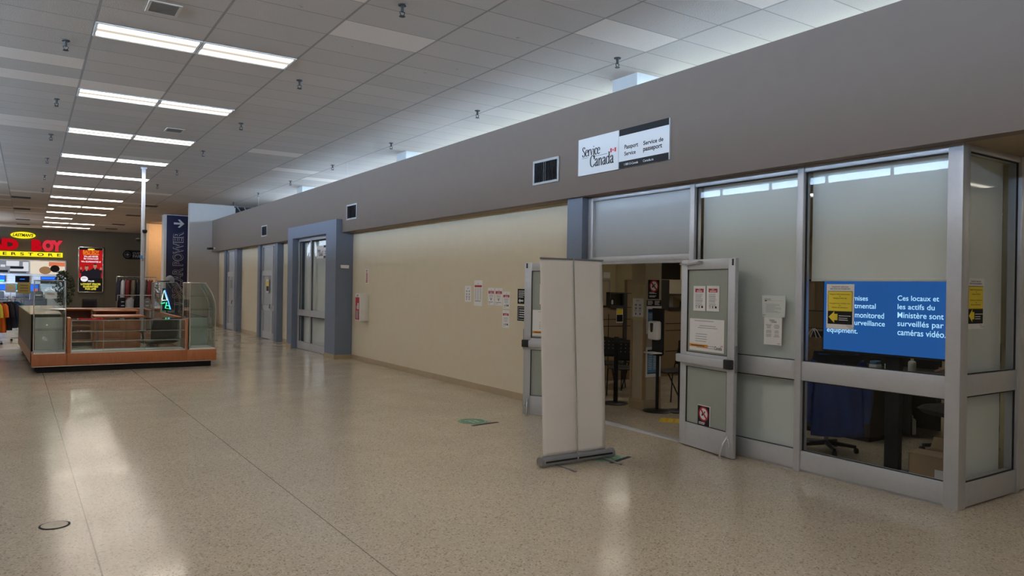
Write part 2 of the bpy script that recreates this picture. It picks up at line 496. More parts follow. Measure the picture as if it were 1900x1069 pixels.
# frames for flat things on walls: (u to the reader's right, v up, n towards the reader)
FR = {'right': Matrix(((0,0,-1,0),(-1,0,0,0),(0,1,0,0),(0,0,0,1))),     # on the wall at large X
      'far': Matrix(((1,0,0,0),(0,0,-1,0),(0,1,0,0),(0,0,0,1))),        # facing back towards the near end
      'left': Matrix(((0,0,1,0),(1,0,0,0),(0,1,0,0),(0,0,0,1))),
      'up': Matrix.Identity(4)}
def place(o, frame, origin, tilt=0.0, yaw_=0.0):
    o.matrix_world = Matrix.Translation(origin) @ Matrix.Rotation(yaw_, 4, 'Z') @ FR[frame] @ Matrix.Rotation(tilt, 4, 'Z')
    return o
def sheet(name, label, cat, frame, origin, w, h, m='paper', th=.0015, group=None, tilt=0.0, yaw_=0.0, curl=0.0):
    b = MB(); b.box(0, w, 0, h, 0, th)
    o = b.build(name, m); place(o, frame, origin, tilt, yaw_)
    return tag(o, label, cat, group)
def art(parent, name, m, fn, z):
    b = MB(); fn(b, z)
    return flip_art(b.build(name, m, parent, normals=False))
# ------------------------------------------------------------------ the room
SF = 6.28            # shopfront plane
WR = 6.40            # cream wall plane
BH = 6.12            # face of the bulkhead above
BZ0, BZ1 = 2.975, 4.225
Y_END = 31.05
def struct(name, b, m): return b.build(name, m, kind='structure')
b = MB(); b.box(-5.2, 20, -10, 66, -.12, 0); struct('floor', b, 'floor')
b = MB(); b.box(-5.2, XR + .1, -10, 66, CEIL, CEIL + .12); struct('ceiling', b, 'ceiling')
# bulkhead with its soffit (right), and the matching one across the corridor
b = MB(); b.box(BH, BH + .16, -10, Y_END, BZ0, BZ1); b.mat(1).box(BH + .005, WR + .1, 3.0, Y_END, BZ0 + .001, BZ0 + .05)
struct('wall_right_upper', b, ['taupe_wall', 'soffit_paint'])
b = MB(); b.box(BH + .162, 9.2, -10, 2.94, BZ0, BZ0 + .06); struct('ceiling_alcove', b, 'soffit_paint')
b = MB(); b.box(WR + .1, XR - .02, 2.96, Y_END, BZ0 + .08, BZ0 + .14); struct('ceiling_shop_roof', b, 'roof_gravel')
b = MB()                                     # cream wall between the openings
for y0, y1 in ((7.98, 16.9), (19.95, 22.15), (24.4, 27.25), (29.3, Y_END)):
    b.box(WR, WR + .14, y0, y1, 0, BZ0)
struct('wall_right', b, 'cream_wall')
b = MB()
for y0, y1 in ((7.99, 16.5), (20.32, 22.13), (24.42, 27.23), (29.32, Y_END - .01)):
    b.prism([(WR - .014, 0), (WR - .010, .09), (WR - .004, .105), (WR, .105), (WR, 0)], 'y', y0, y1)
struct('baseboard_right', b, 'vinyl_base')
# clerestory wall behind both bulkheads: solid below, windows above
def clerestory(side, x, s):
    b = MB(); t = .12
    WZ0 = 4.26 if s > 0 else 3.25; WY1 = 28.0 if s > 0 else 30.9; WZ1 = 4.86 if s > 0 else 4.80
    b.box(x, x + s * t, WY0 - 1, WY1, 0 if s < 0 else BZ0, WZ0); b.box(x, x + s * t, WY0 - 1, WY1, WZ1, CEIL)
    b.box(x, x + s * t, WY0 - 1, WY0, WZ0, WZ1)
    if s > 0: b.box(x, x + s * t, WY1, Y_END, BZ0, CEIL)
    struct('wall_clerestory_' + side, b, 'white_paint')
    w = shell('window_' + ('1' if s > 0 else '2'))
    f = MB(); y = WY0; ys = []
    while y < WY1: ys.append(y); y += 1.66
    for i, y in enumerate(ys): f.box(x + s * .02, x + s * .08, y - .03, y + .03, WZ0, WZ1)
    f.box(x + s * .02, x + s * .08, WY0, WY1, WZ0, WZ0 + .06); f.box(x + s * .02, x + s * .08, WY0, WY1, WZ1 - .06, WZ1)
    f.build('window_frame', 'aluminium', w)
    p = MB(); p.box(x + s * .045, x + s * .05, WY0, WY1, WZ0, WZ1); p.build('pane', 'clear_glass', w)
clerestory('right', XR, 1); clerestory('left', XL, -1)
b = MB(); b.box(-60, 60, -30, 90, -.4, -.2); struct('trim_1', b, 'exterior_ground')
# end wall of the shop row: white pier, wall and the dark opening with struts above
b = MB(); b.box(5.27, XR + .1, Y_END, Y_END + .3, 0, CEIL); struct('wall_end', b, 'grey_wall')
b = MB(); b.prism([(5.262, 0), (5.262, .11), (WR + .1, .11), (WR + .1, 0)], 'y', Y_END - .012, Y_END); struct('baseboard_end', b, 'vinyl_base')
# opening with struts; a flat black sheet stands for its dark inside
vt = shell('trim_2')
b = MB(); b.box(7.0, 8.3, Y_END - .03, Y_END - .005, 4.35, 4.80); b.build('opening', 'black_matte', vt)
b = MB()
for x0, x1 in ((7.05, 7.42), (7.33, 7.62), (7.75, 7.75)): b.tube([(x0, Y_END - .06, 4.83), (x1, Y_END - .06, 4.36)], .022)
b.build('strut', 'steel_grey', vt)
b = MB(); b.box(6.95, 8.35, Y_END - .05, Y_END - .005, 4.80, 4.85); b.build('lintel', 'dark_panel', vt)
# piers behind the bulkhead, one per bay
for i, y in enumerate((7.80, 15.5, 23.2)):
    b = MB(); b.box(7.26, 7.76, y, y + .53, BZ0 + .14, CEIL)
    o = struct('trim_%d' % (3 + i), b, 'pier_paint')
# far end: wall with the store opening, peach wall, banner column
YB = 53.0
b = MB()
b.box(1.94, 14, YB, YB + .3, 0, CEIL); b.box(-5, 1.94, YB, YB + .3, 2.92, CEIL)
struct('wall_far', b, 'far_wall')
b = MB(); b.box(4.02, 4.035, YB - .004, YB, 0, CEIL); struct('trim_6', b, 'deep_interior')
b = MB(); b.box(5.40, 14, 43.8, 44.1, 0, CEIL); struct('wall_far_peach', b, 'peach_wall')
b = MB(); b.box(5.28, 5.40, 43.72, 44.18, 0, CEIL); struct('trim_7', b, 'grey_wall')
b = MB(); b.box(5.23, 6.5, 37.15, 37.9, 0, CEIL); struct('trim_8', b, 'white_paint')
b = MB(); b.box(XR, XR + .1, Y_END + .3, 53, 0, CEIL); struct('wall_far_right', b, 'peach_wall')
# left side of the corridor
b = MB(); b.box(-2.55, -2.39, -10, Y_END + 20, BZ0, BZ1)
b.box(-3.92, -2.55, -10, Y_END + 20, BZ0, BZ0 + .1); struct('wall_left_upper', b, 'taupe_wall')
b = MB(); b.box(-2.85, -2.70, -10, 53, 0, BZ0)
struct('wall_left', b, 'left_wall_paint')
b = MB()
for i in range(15):
    y = -6 + i * 3.3
    b.box(-2.70, -2.52, y, y + .28, 0, BZ0)
struct('trim_9', b, 'white_paint')
b = MB(); b.box(XL - .1, XL, WY1, 53, BZ0, CEIL); struct('wall_left_far', b, 'left_wall_paint')
b = MB(); b.box(-5, 9.4, -10.2, -10, 0, CEIL); struct('wall_near', b, 'left_wall_paint')
b = MB(); b.box(9.2, 9.35, -10, 2.94, 0, BZ0 + .2); struct('wall_alcove', b, 'cream_wall')
# showroom beyond the store opening
b = MB(); b.box(-5, 6, 60, 60.2, 0, CEIL); b.box(5.0, 5.2, 53.3, 60, 0, CEIL); b.box(-5.2, -5, 53.0, 60, 0, CEIL)
struct('wall_showroom', b, 'showroom_wall')
b = MB(); b.box(-5, 5, 53.31, 60, .002, .008); struct('floor_showroom', b, 'showroom_floor')
b = MB()
b.box(-5, 5, 53.32, 60, 4.2, 4.3); struct('ceiling_showroom', b, 'showroom_wall')
# store opening: bright metal casing
b = MB(); b.box(1.90, 1.96, YB - .05, YB + .32, 0, 2.95); b.box(-4, 1.96, YB - .05, YB + .32, 2.89, 2.95); struct('trim_10', b, 'sign_white')

# ------------------------------------------------------------------ passport office shopfront
AL = 'aluminium'
def pane(b, x, y0, y1, z0, z1): b.box(x, x + .010, y0, y1, z0, z1)
HX = SF + .095      # back of the frame sections
yP, yM1, yM2, yC = 7.66, 5.80, 4.405, 2.915      # left jamb, door mullion, second mullion, corner
# blue pilaster beside the entrance
b = MB(); b.box(SF - .10, WR + .14, 7.66, 7.985, 0, BZ0); struct('trim_11', b, 'slate_blue')
# entrance bay: jamb, header, transom with frosted pane
w = shell('window_3')
b = MB()
b.box(SF, HX, yP - .10, yP - .001, 0, BZ0, .004)
b.box(SF, HX, yM1 + .035, yP - .10, 2.915, BZ0, .004)
b.box(SF, HX, yM1 + .035, yP - .10, 2.10, 2.165, .004)
b.build('frame', AL, w)
b = MB(); pane(b, SF + .045, yM1 + .03, yP - .10, 2.16, 2.92); b.build('transom_pane', 'frosted_film', w)
b = MB(); b.box(SF + .01, SF + .07, yM1 + .03, yP - .10, 2.068, 2.10); b.build('door_stop', 'chrome', w)
# threshold strip
b = MB(); b.prism([(SF - .02, 0), (SF + .01, .012), (SF + .10, .012), (SF + .13, 0)], 'y', yM1, yP - .1); struct('trim_12', b, AL)
# mullions
def mullion(n, y0, y1):
    b = MB(); b.box(SF - .012, HX + .01, y0, y1, 0, BZ0, .005); return struct('trim_%d' % n, b, AL)
mullion(13, yM1 - .035, yM1 + .035); mullion(14, yM2 - .035, yM2 + .035)
# middle bay
def bay(n, y0, y1, m_blind=None):
    w = shell('window_%d' % n)
    b = MB()
    b.box(SF, HX, y0, y1, 2.915, BZ0, .004); b.box(SF + .002, HX, y0, y1, .89, 1.075, .004); b.box(SF + .002, HX, y0, y1, .025, .205, .004)
    b.box(SF + .02, HX + .02, y0, y1, 0, .03)
    b.build('frame', AL, w)
    b = MB()
    for z0, z1 in ((.205, .89), (1.075, 2.915)):
        b.box(SF + .03, SF + .036, y0, y1, z0, z0 + .008); b.box(SF + .03, SF + .036, y0, y1, z1 - .012, z1)
        b.box(SF + .03, SF + .036, y0, y0 + .008, z0, z1); b.box(SF + .03, SF + .036, y1 - .018, y1, z0, z1)
    b.build('gasket', 'rubber', w)
    b = MB(); pane(b, SF + .04, y0, y1, .20, .895); b.build('lower_pane', 'clear_glass', w)
    b = MB(); pane(b, SF + .04, y0, y1, 1.07, 2.92); b.build('upper_pane', 'clear_glass', w)
    return w
bay(4, yM2 + .035, yM1 - .035); bay(5, yC + .118, yM2 - .035)
# corner post
b = MB(); b.box(SF - .01, SF + .115, yC, yC + .118, 0, BZ0, .004); struct('trim_15', b, AL)
# return bay that turns the corner
w = shell('window_6')
b = MB()
xr0, xr1 = SF + .115, 7.30
b.box(xr0, xr1, yC + .005, yC + .1, 2.925, BZ0, .004); b.box(xr0, xr1, yC + .007, yC + .1, .915, 1.09, .004); b.box(xr0, xr1, yC + .005, yC + .1, .01, .205, .004)
b.box(xr1, xr1 + .06, yC - .01, yC + .1, 0, BZ0, .004); b.box(xr1 + .95, xr1 + 1.01, yC - .01, yC + .1, 0, BZ0, .004)
b.build('frame', AL, w)
b = MB()
for z0, z1 in ((.205, .915), (1.09, 2.925)):
    b.box(xr0, xr1, yC + .02, yC + .03, z1 - .012, z1); b.box(xr1 - .016, xr1, yC + .02, yC + .03, z0, z1); b.box(xr0, xr1, yC + .02, yC + .03, z0, z0 + .010)
b.build('gasket', 'rubber', w)
b = MB(); b.box(xr0, xr1, yC + .04, yC + .05, .2, .92); b.build('lower_pane', 'clear_glass', w)
b = MB(); b.box(xr0, xr1, yC + .04, yC + .05, 1.08, 2.93); b.build('upper_pane', 'clear_glass', w)
d = shell('door_1')
b = MB(); b.box(xr1 + .06, xr1 + .95, yC + .02, yC + .06, .01, 2.9); b.build('leaf', AL, d)
b = MB(); b.box(xr1 + 1.01, 9.2, yC, yC + .12, 0, BZ0); struct('wall_alcove_back', b, 'cream_wall')
# roller blinds hang just inside the glass
def blind(label, axis, a0, a1, z0, z1, pos, m='frosted_blind'):
    t = thing('roller_blind', label, 'blind', ((pos, (a0 + a1) / 2, z1) if axis == 'y' else ((a0 + a1) / 2, pos, z1)), group='roller blinds of the passport office')
    b = MB(); n = 1
    if axis == 'y': b.box(pos, pos + .004, a0, a1, z0, z1)
    else: b.box(a0, a1, pos, pos + .004, z0, z1)
    o = b.build('fabric', m, t); o.data.transform(Matrix.Translation(-Vector(t.location)))
    b = MB()
    if axis == 'y': b.box(pos - .008, pos + .012, a0, a1, z0 - .006, z0 + .022, .004)
    else: b.box(a0, a1, pos - .008, pos + .012, z0 - .006, z0 + .022, .004)
    o = b.build('hem_bar', 'white_plastic', t); o.data.transform(Matrix.Translation(-Vector(t.location)))
    b = MB()
    if axis == 'y': b.tube([(pos + .03, a0, z1 + .01), (pos + .03, a1, z1 + .01)], .026)
    else: b.tube([(a0, pos + .03, z1 + .01), (a1, pos + .03, z1 + .01)], .026)
    o = b.build('roller_tube', 'white_plastic', t); o.data.transform(Matrix.Translation(-Vector(t.location)))
    return t
blind('pale grey roller blind pulled fully down behind the pane beside the open door', 'y', yM2 + .05, yM1 - .06, .05, 2.925, SF + .12)
blind('pale grey roller blind pulled half down above the blue screen', 'y', yC + .13, yM2 - .05, 1.862, 2.925, SF + .12)
blind('pale grey roller blind pulled down behind the narrow pane around the corner', 'x', xr0 + .01, xr1 - .03, .10, 2.925, yC + .13)

# door leaves, both swung wide open against the shopfront
def door_leaf(n, hinge, ang, s, W=.875, H=2.09):
    """built along +X from the hinge; -Y side is the face seen; s = side the hardware is on"""
    d = shell('door_%d' % n); d.location = hinge; d.rotation_euler = (0, 0, ang)
    st = .105; t = .045
    def add(name, b, m): return b.build(name, m, d)
    b = MB()
    b.box(0, st, -t/2, t/2, .012, H, .003); b.box(W - st, W, -t/2, t/2, .012, H, .003)
    b.box(st, W - st, -t/2, t/2, H - .11, H, .003); b.box(st, W - st, -t/2, t/2, .90, 1.06, .003); b.box(st, W - st, -t/2, t/2, .012, .27, .003)
    add('frame', b, AL)
    b = MB()
    for z0, z1 in ((.27, .90), (1.06, H - .11)): b.box(st, W - st, -.006, .006, z0, z1)
    add('pane', b, 'sea_glass_film')
    b = MB()
    for z0, z1 in ((.27, .90), (1.06, H - .11)):
        b.box(st, st + .006, s*.006, s*.02, z0, z1); b.box(W - st - .006, W - st, s*.006, s*.02, z0, z1); b.box(st, W - st, s*.006, s*.02, z0, z0 + .006); b.box(st, W - st, s*.006, s*.02, z1 - .006, z1)
    add('gasket', b, 'rubber')
    # push bar
    bar = MB(); bar.box(-.01, W - .09, s*.03, s*.085, .94, 1.03, .012); bo = add('push_bar', bar, AL)
    b = MB(); b.box(W - .09, W + .005, s*.03, s*.088, .935, 1.035, .008); b.build('bar_end', 'black_plastic', bo)
    # kick-down stop at the free edge
    b = MB(); zz = [(W - .07, s*.03, .23), (W - .085, s*.07, .16), (W - .10, s*.10, .02)]
    b.tube(zz, .011); b.tube([(W - .07, s*.03, .23), (W - .04, s*.03, .12)], .007); b.lathe([(.022, 0), (.022, .022), (.012, .03)], W - .10, s*.10, .0, 12)
    add('door_stop', b, 'chrome')
    # closer arm on top of the inside face
    b = MB(); b.tube([(-.03, s*.02, H - .045), (.14, s*.05, H - .055), (.34, s*.045, H - .035)], .010); b.lathe([(.022, 0), (.022, .03)], .34, s*.045, H - .05, 12)
    add('closer_arm', b, 'chrome')
    b = MB()
    for k in range(3): b.lathe([(.012, 0), (.012, s*.006)], W - .035, H - .02 - k*.022, s*t/2, 10, axis='y')
    add('screw', b, 'black_plastic')
    b = MB(); b.box(W - .002, W + .012, -.015, .018, .90, 1.18, .003); add('lock_strike', b, 'aluminium_dark')
    return d
# right leaf: hinge on the mullion, free edge towards the camera
aR = math.atan2(5.04 - 5.875, 6.11 - 6.235)
DR = door_leaf(2, (6.235, 5.885, 0), aR, -1)
aL = math.atan2(8.34 - 7.545, 5.72 - 6.20)
DL = door_leaf(3, (6.17, 7.56, 0), aL, 1)
# ------------------------------------------------------------------ serif lettering
GL = {
 'S': (.44, [('c', [(.36,.56),(.33,.66),(.22,.71),(.10,.67),(.06,.55),(.13,.44),(.26,.34),(.37,.22),(.34,.06),(.22,-.01),(.09,.02),(.03,.15)])]),
 'e': (.41, [('l', [(.07,.27),(.365,.27)]), ('c', [(.365,.27),(.33,.42),(.21,.47),(.09,.39),(.05,.22),(.10,.06),(.23,0),(.36,.09)])]),
 'r': (.33, [('l', [(.10,0),(.10,.45)]), ('l', [(.02,0),(.19,0)]), ('l', [(.01,.435),(.10,.45)]), ('c', [(.12,.33),(.18,.43),(.25,.46),(.31,.42)])]),
 'v': (.41, [('l', [(.07,.46),(.20,0)]), ('n', [(.20,0),(.35,.46)]), ('l', [(0,.455),(.15,.455)]), ('l', [(.28,.455),(.41,.455)])]),
 'i': (.22, [('l', [(.11,0),(.11,.45)]), ('l', [(.02,0),(.20,0)]), ('l', [(.02,.435),(.11,.45)]), ('d', (.105,.62,.048))]),
 'c': (.39, [('c', [(.34,.36),(.29,.45),(.20,.47),(.09,.39),(.05,.22),(.10,.06),(.22,0),(.34,.09)])]),
 'C': (.60, [('c', [(.53,.48),(.49,.62),(.36,.70),(.22,.69),(.10,.57),(.05,.36),(.10,.13),(.24,0),(.40,0),(.54,.14)]), ('l', [(.535,.46),(.535,.70)])]),
 'a': (.43, [('c', [(.06,.35),(.10,.44),(.20,.47),(.29,.42),(.305,.30),(.305,.10),(.34,.005),(.42,.03)]), ('c', [(.30,.28),(.19,.24),(.08,.18),(.06,.08),(.12,0),(.22,.02),(.30,.11)])]),
 'n': (.51, [('l', [(.10,0),(.10,.45)]), ('l', [(.02,0),(.18,0)]), ('l', [(.01,.435),(.10,.45)]), ('c', [(.12,.33),(.20,.44),(.29,.46),(.37,.38),(.38,.22),(.38,0)]), ('l', [(.30,0),(.47,0)])]),
 'd': (.50, [('c', [(.36,.35),(.29,.45),(.20,.47),(.09,.39),(.05,.22),(.09,.05),(.19,0),(.29,.03),(.36,.12)]), ('l', [(.38,0),(.38,.74)]), ('l', [(.28,.73),(.38,.74)]), ('l', [(.38,0),(.47,.01)])]),
}
def serif(b, word, x0, y0, size, z, cond=.78):
    x = x0
    for ch in word:
        adv, parts = GL[ch]
        for k, p in parts:
            if k == 'd':
                b.disc(x + p[0] * size * cond, y0 + p[1] * size, p[2] * size, z, 14)
            else:
                pts = [(x + q[0] * size * cond, y0 + q[1] * size) for q in p]
                if k == 'n': b.stroke(pts, .042 * size, .042 * size, z, curve=False)
                else: b.stroke(pts, .105 * size, .038 * size, z, sm=8, curve=(k == 'c'))
        x += adv * size * cond
    return x
def canada_flag(b, x, y, w, h, z):
    b.rect(x, y, x + w * .27, y + h, z); b.rect(x + w * .73, y, x + w, y + h, z)
    cx, cy, r = x + w / 2, y + h * .48, h * .40
    leaf = []
    for i in range(22):
        a = PI / 2 + 2 * PI * i / 22; k = (1.0, .5, .8, .45)[i % 4] if i not in (10, 11, 12) else .35
        leaf.append((cx + r * k * math.cos(a) * .95, cy + r * k * math.sin(a)))
    b.poly(leaf, z); b.rect(cx - r * .07, y + h * .02, cx + r * .07, cy, z)

def service_sign(name, label, frame, origin, k, yaw_=0.0):
    """white board: serif wordmark at one end, black-barred panel at the other"""
    W, H = 1.66, .482
    o = sheet(name, label, 'sign', frame, origin, W * k, H * k, 'sign_white', .022 * k, yaw_=yaw_)
    z = .022 * k + .0012
    def wm(b, z):
        serif(b, 'Service', .085 * k, .245 * k, .175 * k, z); serif(b, 'Canada', .245 * k, .095 * k, .200 * k, z, .80)
        b.rect(.075 * k, .222 * k, .205 * k, .2265 * k, z); b.rect(.330 * k, .222 * k, .585 * k, .2265 * k, z)
    art(o, 'wordmark', 'ink', wm, z)
    art(o, 'flag', 'flag_red', lambda b, z: canada_flag(b, .640 * k, .228 * k, .11 * k, .052 * k, z), z)
    def bars(b, z):
        b.rect(.805 * k, .402 * k, 1.652 * k, .482 * k, z); b.rect(.805 * k, 0, 1.652 * k, .085 * k, z); b.rect(.795 * k, 0, .799 * k, .482 * k, z)
    art(o, 'black_bars', 'ink', bars, z)
    def t1(b, z):
        b.text('Passport', .905 * k, .213 * k, 1.145 * k, .283 * k, z, .022); b.text('Service', .905 * k, .148 * k, 1.105 * k, .198 * k, z, .022)
        b.text('Service de', 1.235 * k, .228 * k, 1.565 * k, .278 * k, z, .022); b.text('passeport', 1.235 * k, .138 * k, 1.545 * k, .204 * k, z, .022)
    art(o, 'lettering', 'ink', t1, z)
    art(o, 'footer_lettering', 'sign_white', lambda b, z: (b.text('1 800 O-Canada', .905 * k, .028 * k, 1.15 * k, .056 * k, z, .008), b.text('Canada.ca', 1.235 * k, .028 * k, 1.41 * k, .056 * k, z, .008)), z + .0012)
    return o
service_sign('shop_sign', 'wide white passport office sign with black bars on the taupe bulkhead', 'right', (BH - .0, 7.66, 3.240), 1.0)

# ------------------------------------------------------------------ wall vents
def wall_vent(label, y0, z0, w=.62, h=.35, n=13):
    t = thing('wall_vent', label, 'vent', (BH, y0 + w / 2, z0), group='vents in the bulkhead')
    L_ = Matrix.Translation((-BH, -(y0 + w / 2), -z0))
    def add(b, nm, m, par=t): o = b.build(nm, m, par); o.data.transform(L_); return o
    f = .035
    b = MB()
    for q in ((y0, y0 + f, z0, z0 + h), (y0 + w - f, y0 + w, z0, z0 + h), (y0 + f, y0 + w - f, z0, z0 + f), (y0 + f, y0 + w - f, z0 + h - f, z0 + h)):
        b.box(BH - .020, BH - .0005, *q, .004)
    add(b, 'frame', 'vent_paint')
    b = MB(); b.box(BH - .004, BH - .0008, y0 + f, y0 + w - f, z0 + f, z0 + h - f); add(b, 'duct_opening', 'black_matte')
    for k in range(n):
        y = y0 + f + .02 + k * (w - 2 * f - .03) / (n - 1)
        b = MB(); a = .012 if k not in (6, 7) else .020
        b.prism([(BH - .020, y - .0015 - a * .3), (BH - .018, y + .0015 - a * .3), (BH - .0045, y + .0015 + a), (BH - .0045, y - .0015 + a)], 'z', z0 + f, z0 + h - f)
        add(b, 'slat', 'vent_grey' if k not in (6, 7) else 'vent_paint')
    return t
wall_vent('square louvred vent in the bulkhead next to the large white passport sign', 8.10, 3.23)
wall_vent('louvred vent in the bulkhead beside the blue portal top', 15.56, 3.23, n=11)
wall_vent('small distant louvred vent in the bulkhead above the far blue doors', 22.93, 3.21, .62, .34, 7)

# ------------------------------------------------------------------ blue portal with double glazed doors
b = MB()
b.box(5.98, WR, 16.50, 17.20, 0, 3.28); b.box(5.98, WR, 19.85, 20.30, 0, 3.28); b.box(5.98, WR, 17.20, 19.85, 2.97, 3.28)
struct('trim_16', b, 'slate_blue')
b = MB(); b.box(5.966, 5.98, 16.486, 17.2, 0, .105); b.box(5.966, 6.39, 16.486, 16.5, 0, .105); b.box(5.966, 5.98, 19.85, 20.3, 0, .105)
struct('baseboard_portal', b, 'vinyl_base')
w = shell('door_4')
XD = 6.13
b = MB()
b.box(XD, XD + .08, 17.20, 17.27, 0, 2.97); b.box(XD, XD + .08, 18.76, 18.83, 0, 2.97); b.box(XD, XD + .08, 19.76, 19.85, 0, 2.97)
b.box(XD, XD + .08, 17.2, 19.85, 2.89, 2.97); b.box(XD + .004, XD + .07, 17.27, 19.76, .90, 1.06); b.box(XD + .004, XD + .07, 17.27, 19.76, .01, .20)
b.build('frame', AL, w)
b = MB()
for y0, y1 in ((17.27, 18.76), (18.83, 19.76)): b.box(XD + .045, XD + .052, y0, y1, .2, 2.89)
b.build('pane', 'clear_glass', w)
b = MB()
for y0, y1 in ((17.27, 18.76), (18.83, 19.76)):
    for z0, z1 in ((.2, .9), (1.06, 2.89)):
        b.box(XD + .03, XD + .045, y1 - .02, y1, z0, z1); b.box(XD + .03, XD + .045, y0, y1, z1 - .02, z1)
b.build('gasket', 'rubber', w)
b = MB(); b.box(6.30, 6.304, 17.3, 19.8, .08, 2.88)
o = b.build('roller_blind', 'frosted_blind'); tag(o, 'wide pale roller blind closed behind the blue portal doors', 'blind')
service_sign('door_sign', 'small white copy of the passport sign inside the blue portal door glass', 'right', (XD + .010, 18.30, 2.40), .66)
b = MB(); b.box(6.10, 6.30, 16.488, 16.498, 2.13, 2.21)
o = b.build('room_plate', 'paper'); tag(o, 'tiny pale plate on the side of the blue portal', 'sign')

# ------------------------------------------------------------------ two slim blue-framed doors further along
def slim_door(n, y0, y1, wide):
    w = shell('door_%d' % n); X0 = SF
    b = MB(); b.box(X0 - .06, WR + .14, y0, y0 + .30, 0, BZ0); b.box(X0 - .06, WR + .14, y1 - .28, y1, 0, BZ0); b.build('blue_jamb', 'slate_blue', w)
    a, c = y0 + .30, y1 - .28; d = a + (c - a) * .27       # sidelight a..d, leaf d..c
    b = MB()
    for q in ((a, a + .05), (d - .04, d + .04), (c - .05, c)): b.box(X0, X0 + .08, *q, .0, BZ0)
    b.box(X0, X0 + .08, a, c, 2.90, BZ0); b.box(X0, X0 + .08, d, c, 2.06, 2.16)
    b.box(X0 + .002, X0 + .078, d + .04, c - .05, .90, 1.06); b.box(X0 + .002, X0 + .078, d + .04, c - .05, .015, .24); b.box(X0 + .002, X0 + .078, d + .04, c - .05, 1.98, 2.06)
    b.box(X0 + .002, X0 + .078, d + .04, d + .14, .24, 1.98); b.box(X0 + .002, X0 + .078, c - .15, c - .05, .24, 1.98)
    b.box(X0 + .01, X0 + .07, a + .05, d - .04, .90, 1.06); b.box(X0 + .01, X0 + .07, a + .05, d - .04, .01, .2)
    b.build('frame', AL, w)
    b = MB(); b.box(X0 + .04, X0 + .048, a + .05, d - .04, .2, 2.9); b.box(X0 + .04, X0 + .048, d + .1, c - .1, .2, 2.9); b.build('pane', 'frosted_film', w)
    b = MB(); b.box(WR + .12, WR + .13, a, c, 0, 2.95); b.build('blind_backing', 'frosted_blind', w)
    b = MB(); b.tube([(X0 - .03, d + .10, .98), (X0 - .05, d + .10, 1.0), (X0 - .03, d + .10, 1.10)], .012); b.build('handle', 'black_plastic', w)
slim_door(5, 22.15, 24.40, 1); slim_door(6, 27.25, 29.30, 0)
b = MB(); b.box(WR - .02, WR - .006, 22.15, 22.45, 0, .1)

# ------------------------------------------------------------------ papers on the cream wall
XW = WR - .0006
def notice(name, label, y1, z0, w, h, group=None, **k):
    return sheet(name, label, 'notice', 'right', (XW, y1, z0), w, h, 'paper', .0015, group, **k)
Z1 = .0027
n1 = notice('wall_notice', 'small white notice with two columns of mask pictograms, farthest of the wall papers', 11.159, 1.484, .212, .278)
def f(b, z):
    for cx in (.065, .15):
        for cy in (.185, .135, .085): b.poly([(cx - .025, cy + .012), (cx + .025, cy + .012), (cx + .014, cy - .016), (cx - .014, cy - .016)], z)
    b.lines(.03, .10, .108, 1, .01, .004, z); b.lines(.115, .18, .108, 1, .01, .004, z); b.lines(.07, .14, .245, 2, .012, .005, z)
art(n1, 'pictograms', 'ink_grey', f, Z1)
art(n1, 'black_pictograms', 'ink', lambda b, z: (b.disc(.065, .048, .010, z, 12, .016), b.disc(.15, .048, .010, z, 12, .016)), Z1)
n2 = notice('wall_notice', 'tall white notice with a red band and three text columns, curled corner', 10.846, 1.424, .273, .435)
art(n2, 'red_band', 'ink_red', lambda b, z: b.rect(.02, .318, .255, .352, z), Z1)
art(n2, 'text_lines', 'ink_grey', lambda b, z: [b.lines(x, x + .06, .30, 16, .0125, .005, z) for x in (.025, .105, .19)], Z1)
art(n2, 'footer_rule', 'ink', lambda b, z: (b.rect(.03, .078, .225, .086, z), b.rect(.12, .376, .145, .384, z)), Z1)
def red_notice(label, y1, z0, w, h, band, extra):
    n = notice('wall_notice', label, y1, z0, w, h, 'white notices with a red band on the cream wall')
    art(n, 'red_band', 'ink_red', lambda b, z: b.rect(w * .08, h * band[0], w * .92, h * band[1], z), Z1)
    art(n, 'band_lettering', 'paper', lambda b, z: b.lines(w * .25, w * .80, h * (band[1] - .05), 2, h * .06, .006, z, center=True), Z1 + .001)
    def f(b, z):
        b.lines(w * .15, w * .85, h * .60, 3, .014, .005, z, center=True); b.lines(w * .2, w * .8, h * .44, 3, .012, .004, z, center=True)
        b.rect(w * .46, h * .87, w * .58, h * .90, z)
    art(n, 'text_lines', 'ink_grey', f, Z1)
    def g(b, z):
        if extra == 0: b.disc(w * .5, h * .33, .012, z, 12, .02); b.rect(w * .08, h * .165, w * .85, h * .185, z)
        else: b.disc(w * .5, h * .19, .010, z, 12, .02); b.rect(w * .66, h * .14, w * .82, h * .24, z); b.disc(w * .28, h * .19, .010, z)
        b.rect(w * .12, h * .08, w * .4, h * .095, z)
    art(n, 'pictogram', 'ink', g, Z1)
    return n
red_notice('red-banded white notice just beside the tall notice, first of the neighbouring pair', 10.388, 1.451, .198, .284, (.66, .82), 0)
red_notice('red-banded white notice, nearer one of the neighbouring pair', 10.164, 1.448, .219, .285, (.66, .82), 0)
red_notice('white notice with small red block, above the lowest wall paper', 9.930, 1.404, .208, .276, (.66, .80), 1)
red_notice('lowest white notice with small red block, on the cream wall by the door', 9.934, 1.099, .200, .280, (.69, .82), 1)
n = sheet('wall_sign', 'black square sign with white lettering and arrow behind the open door', 'sign', 'right', (XW, 9.500, 1.493), .27, .233, 'ink', .004)
art(n, 'lettering', 'sign_white', lambda b, z: (b.text('', 0, 0, 1, 1), b.lines(.03, .20, .205, 4, .03, .012, z), b.poly([(.03, .05), (.075, .085), (.075, .062), (.16, .062), (.16, .038), (.075, .038), (.075, .015)], z)), .0052)
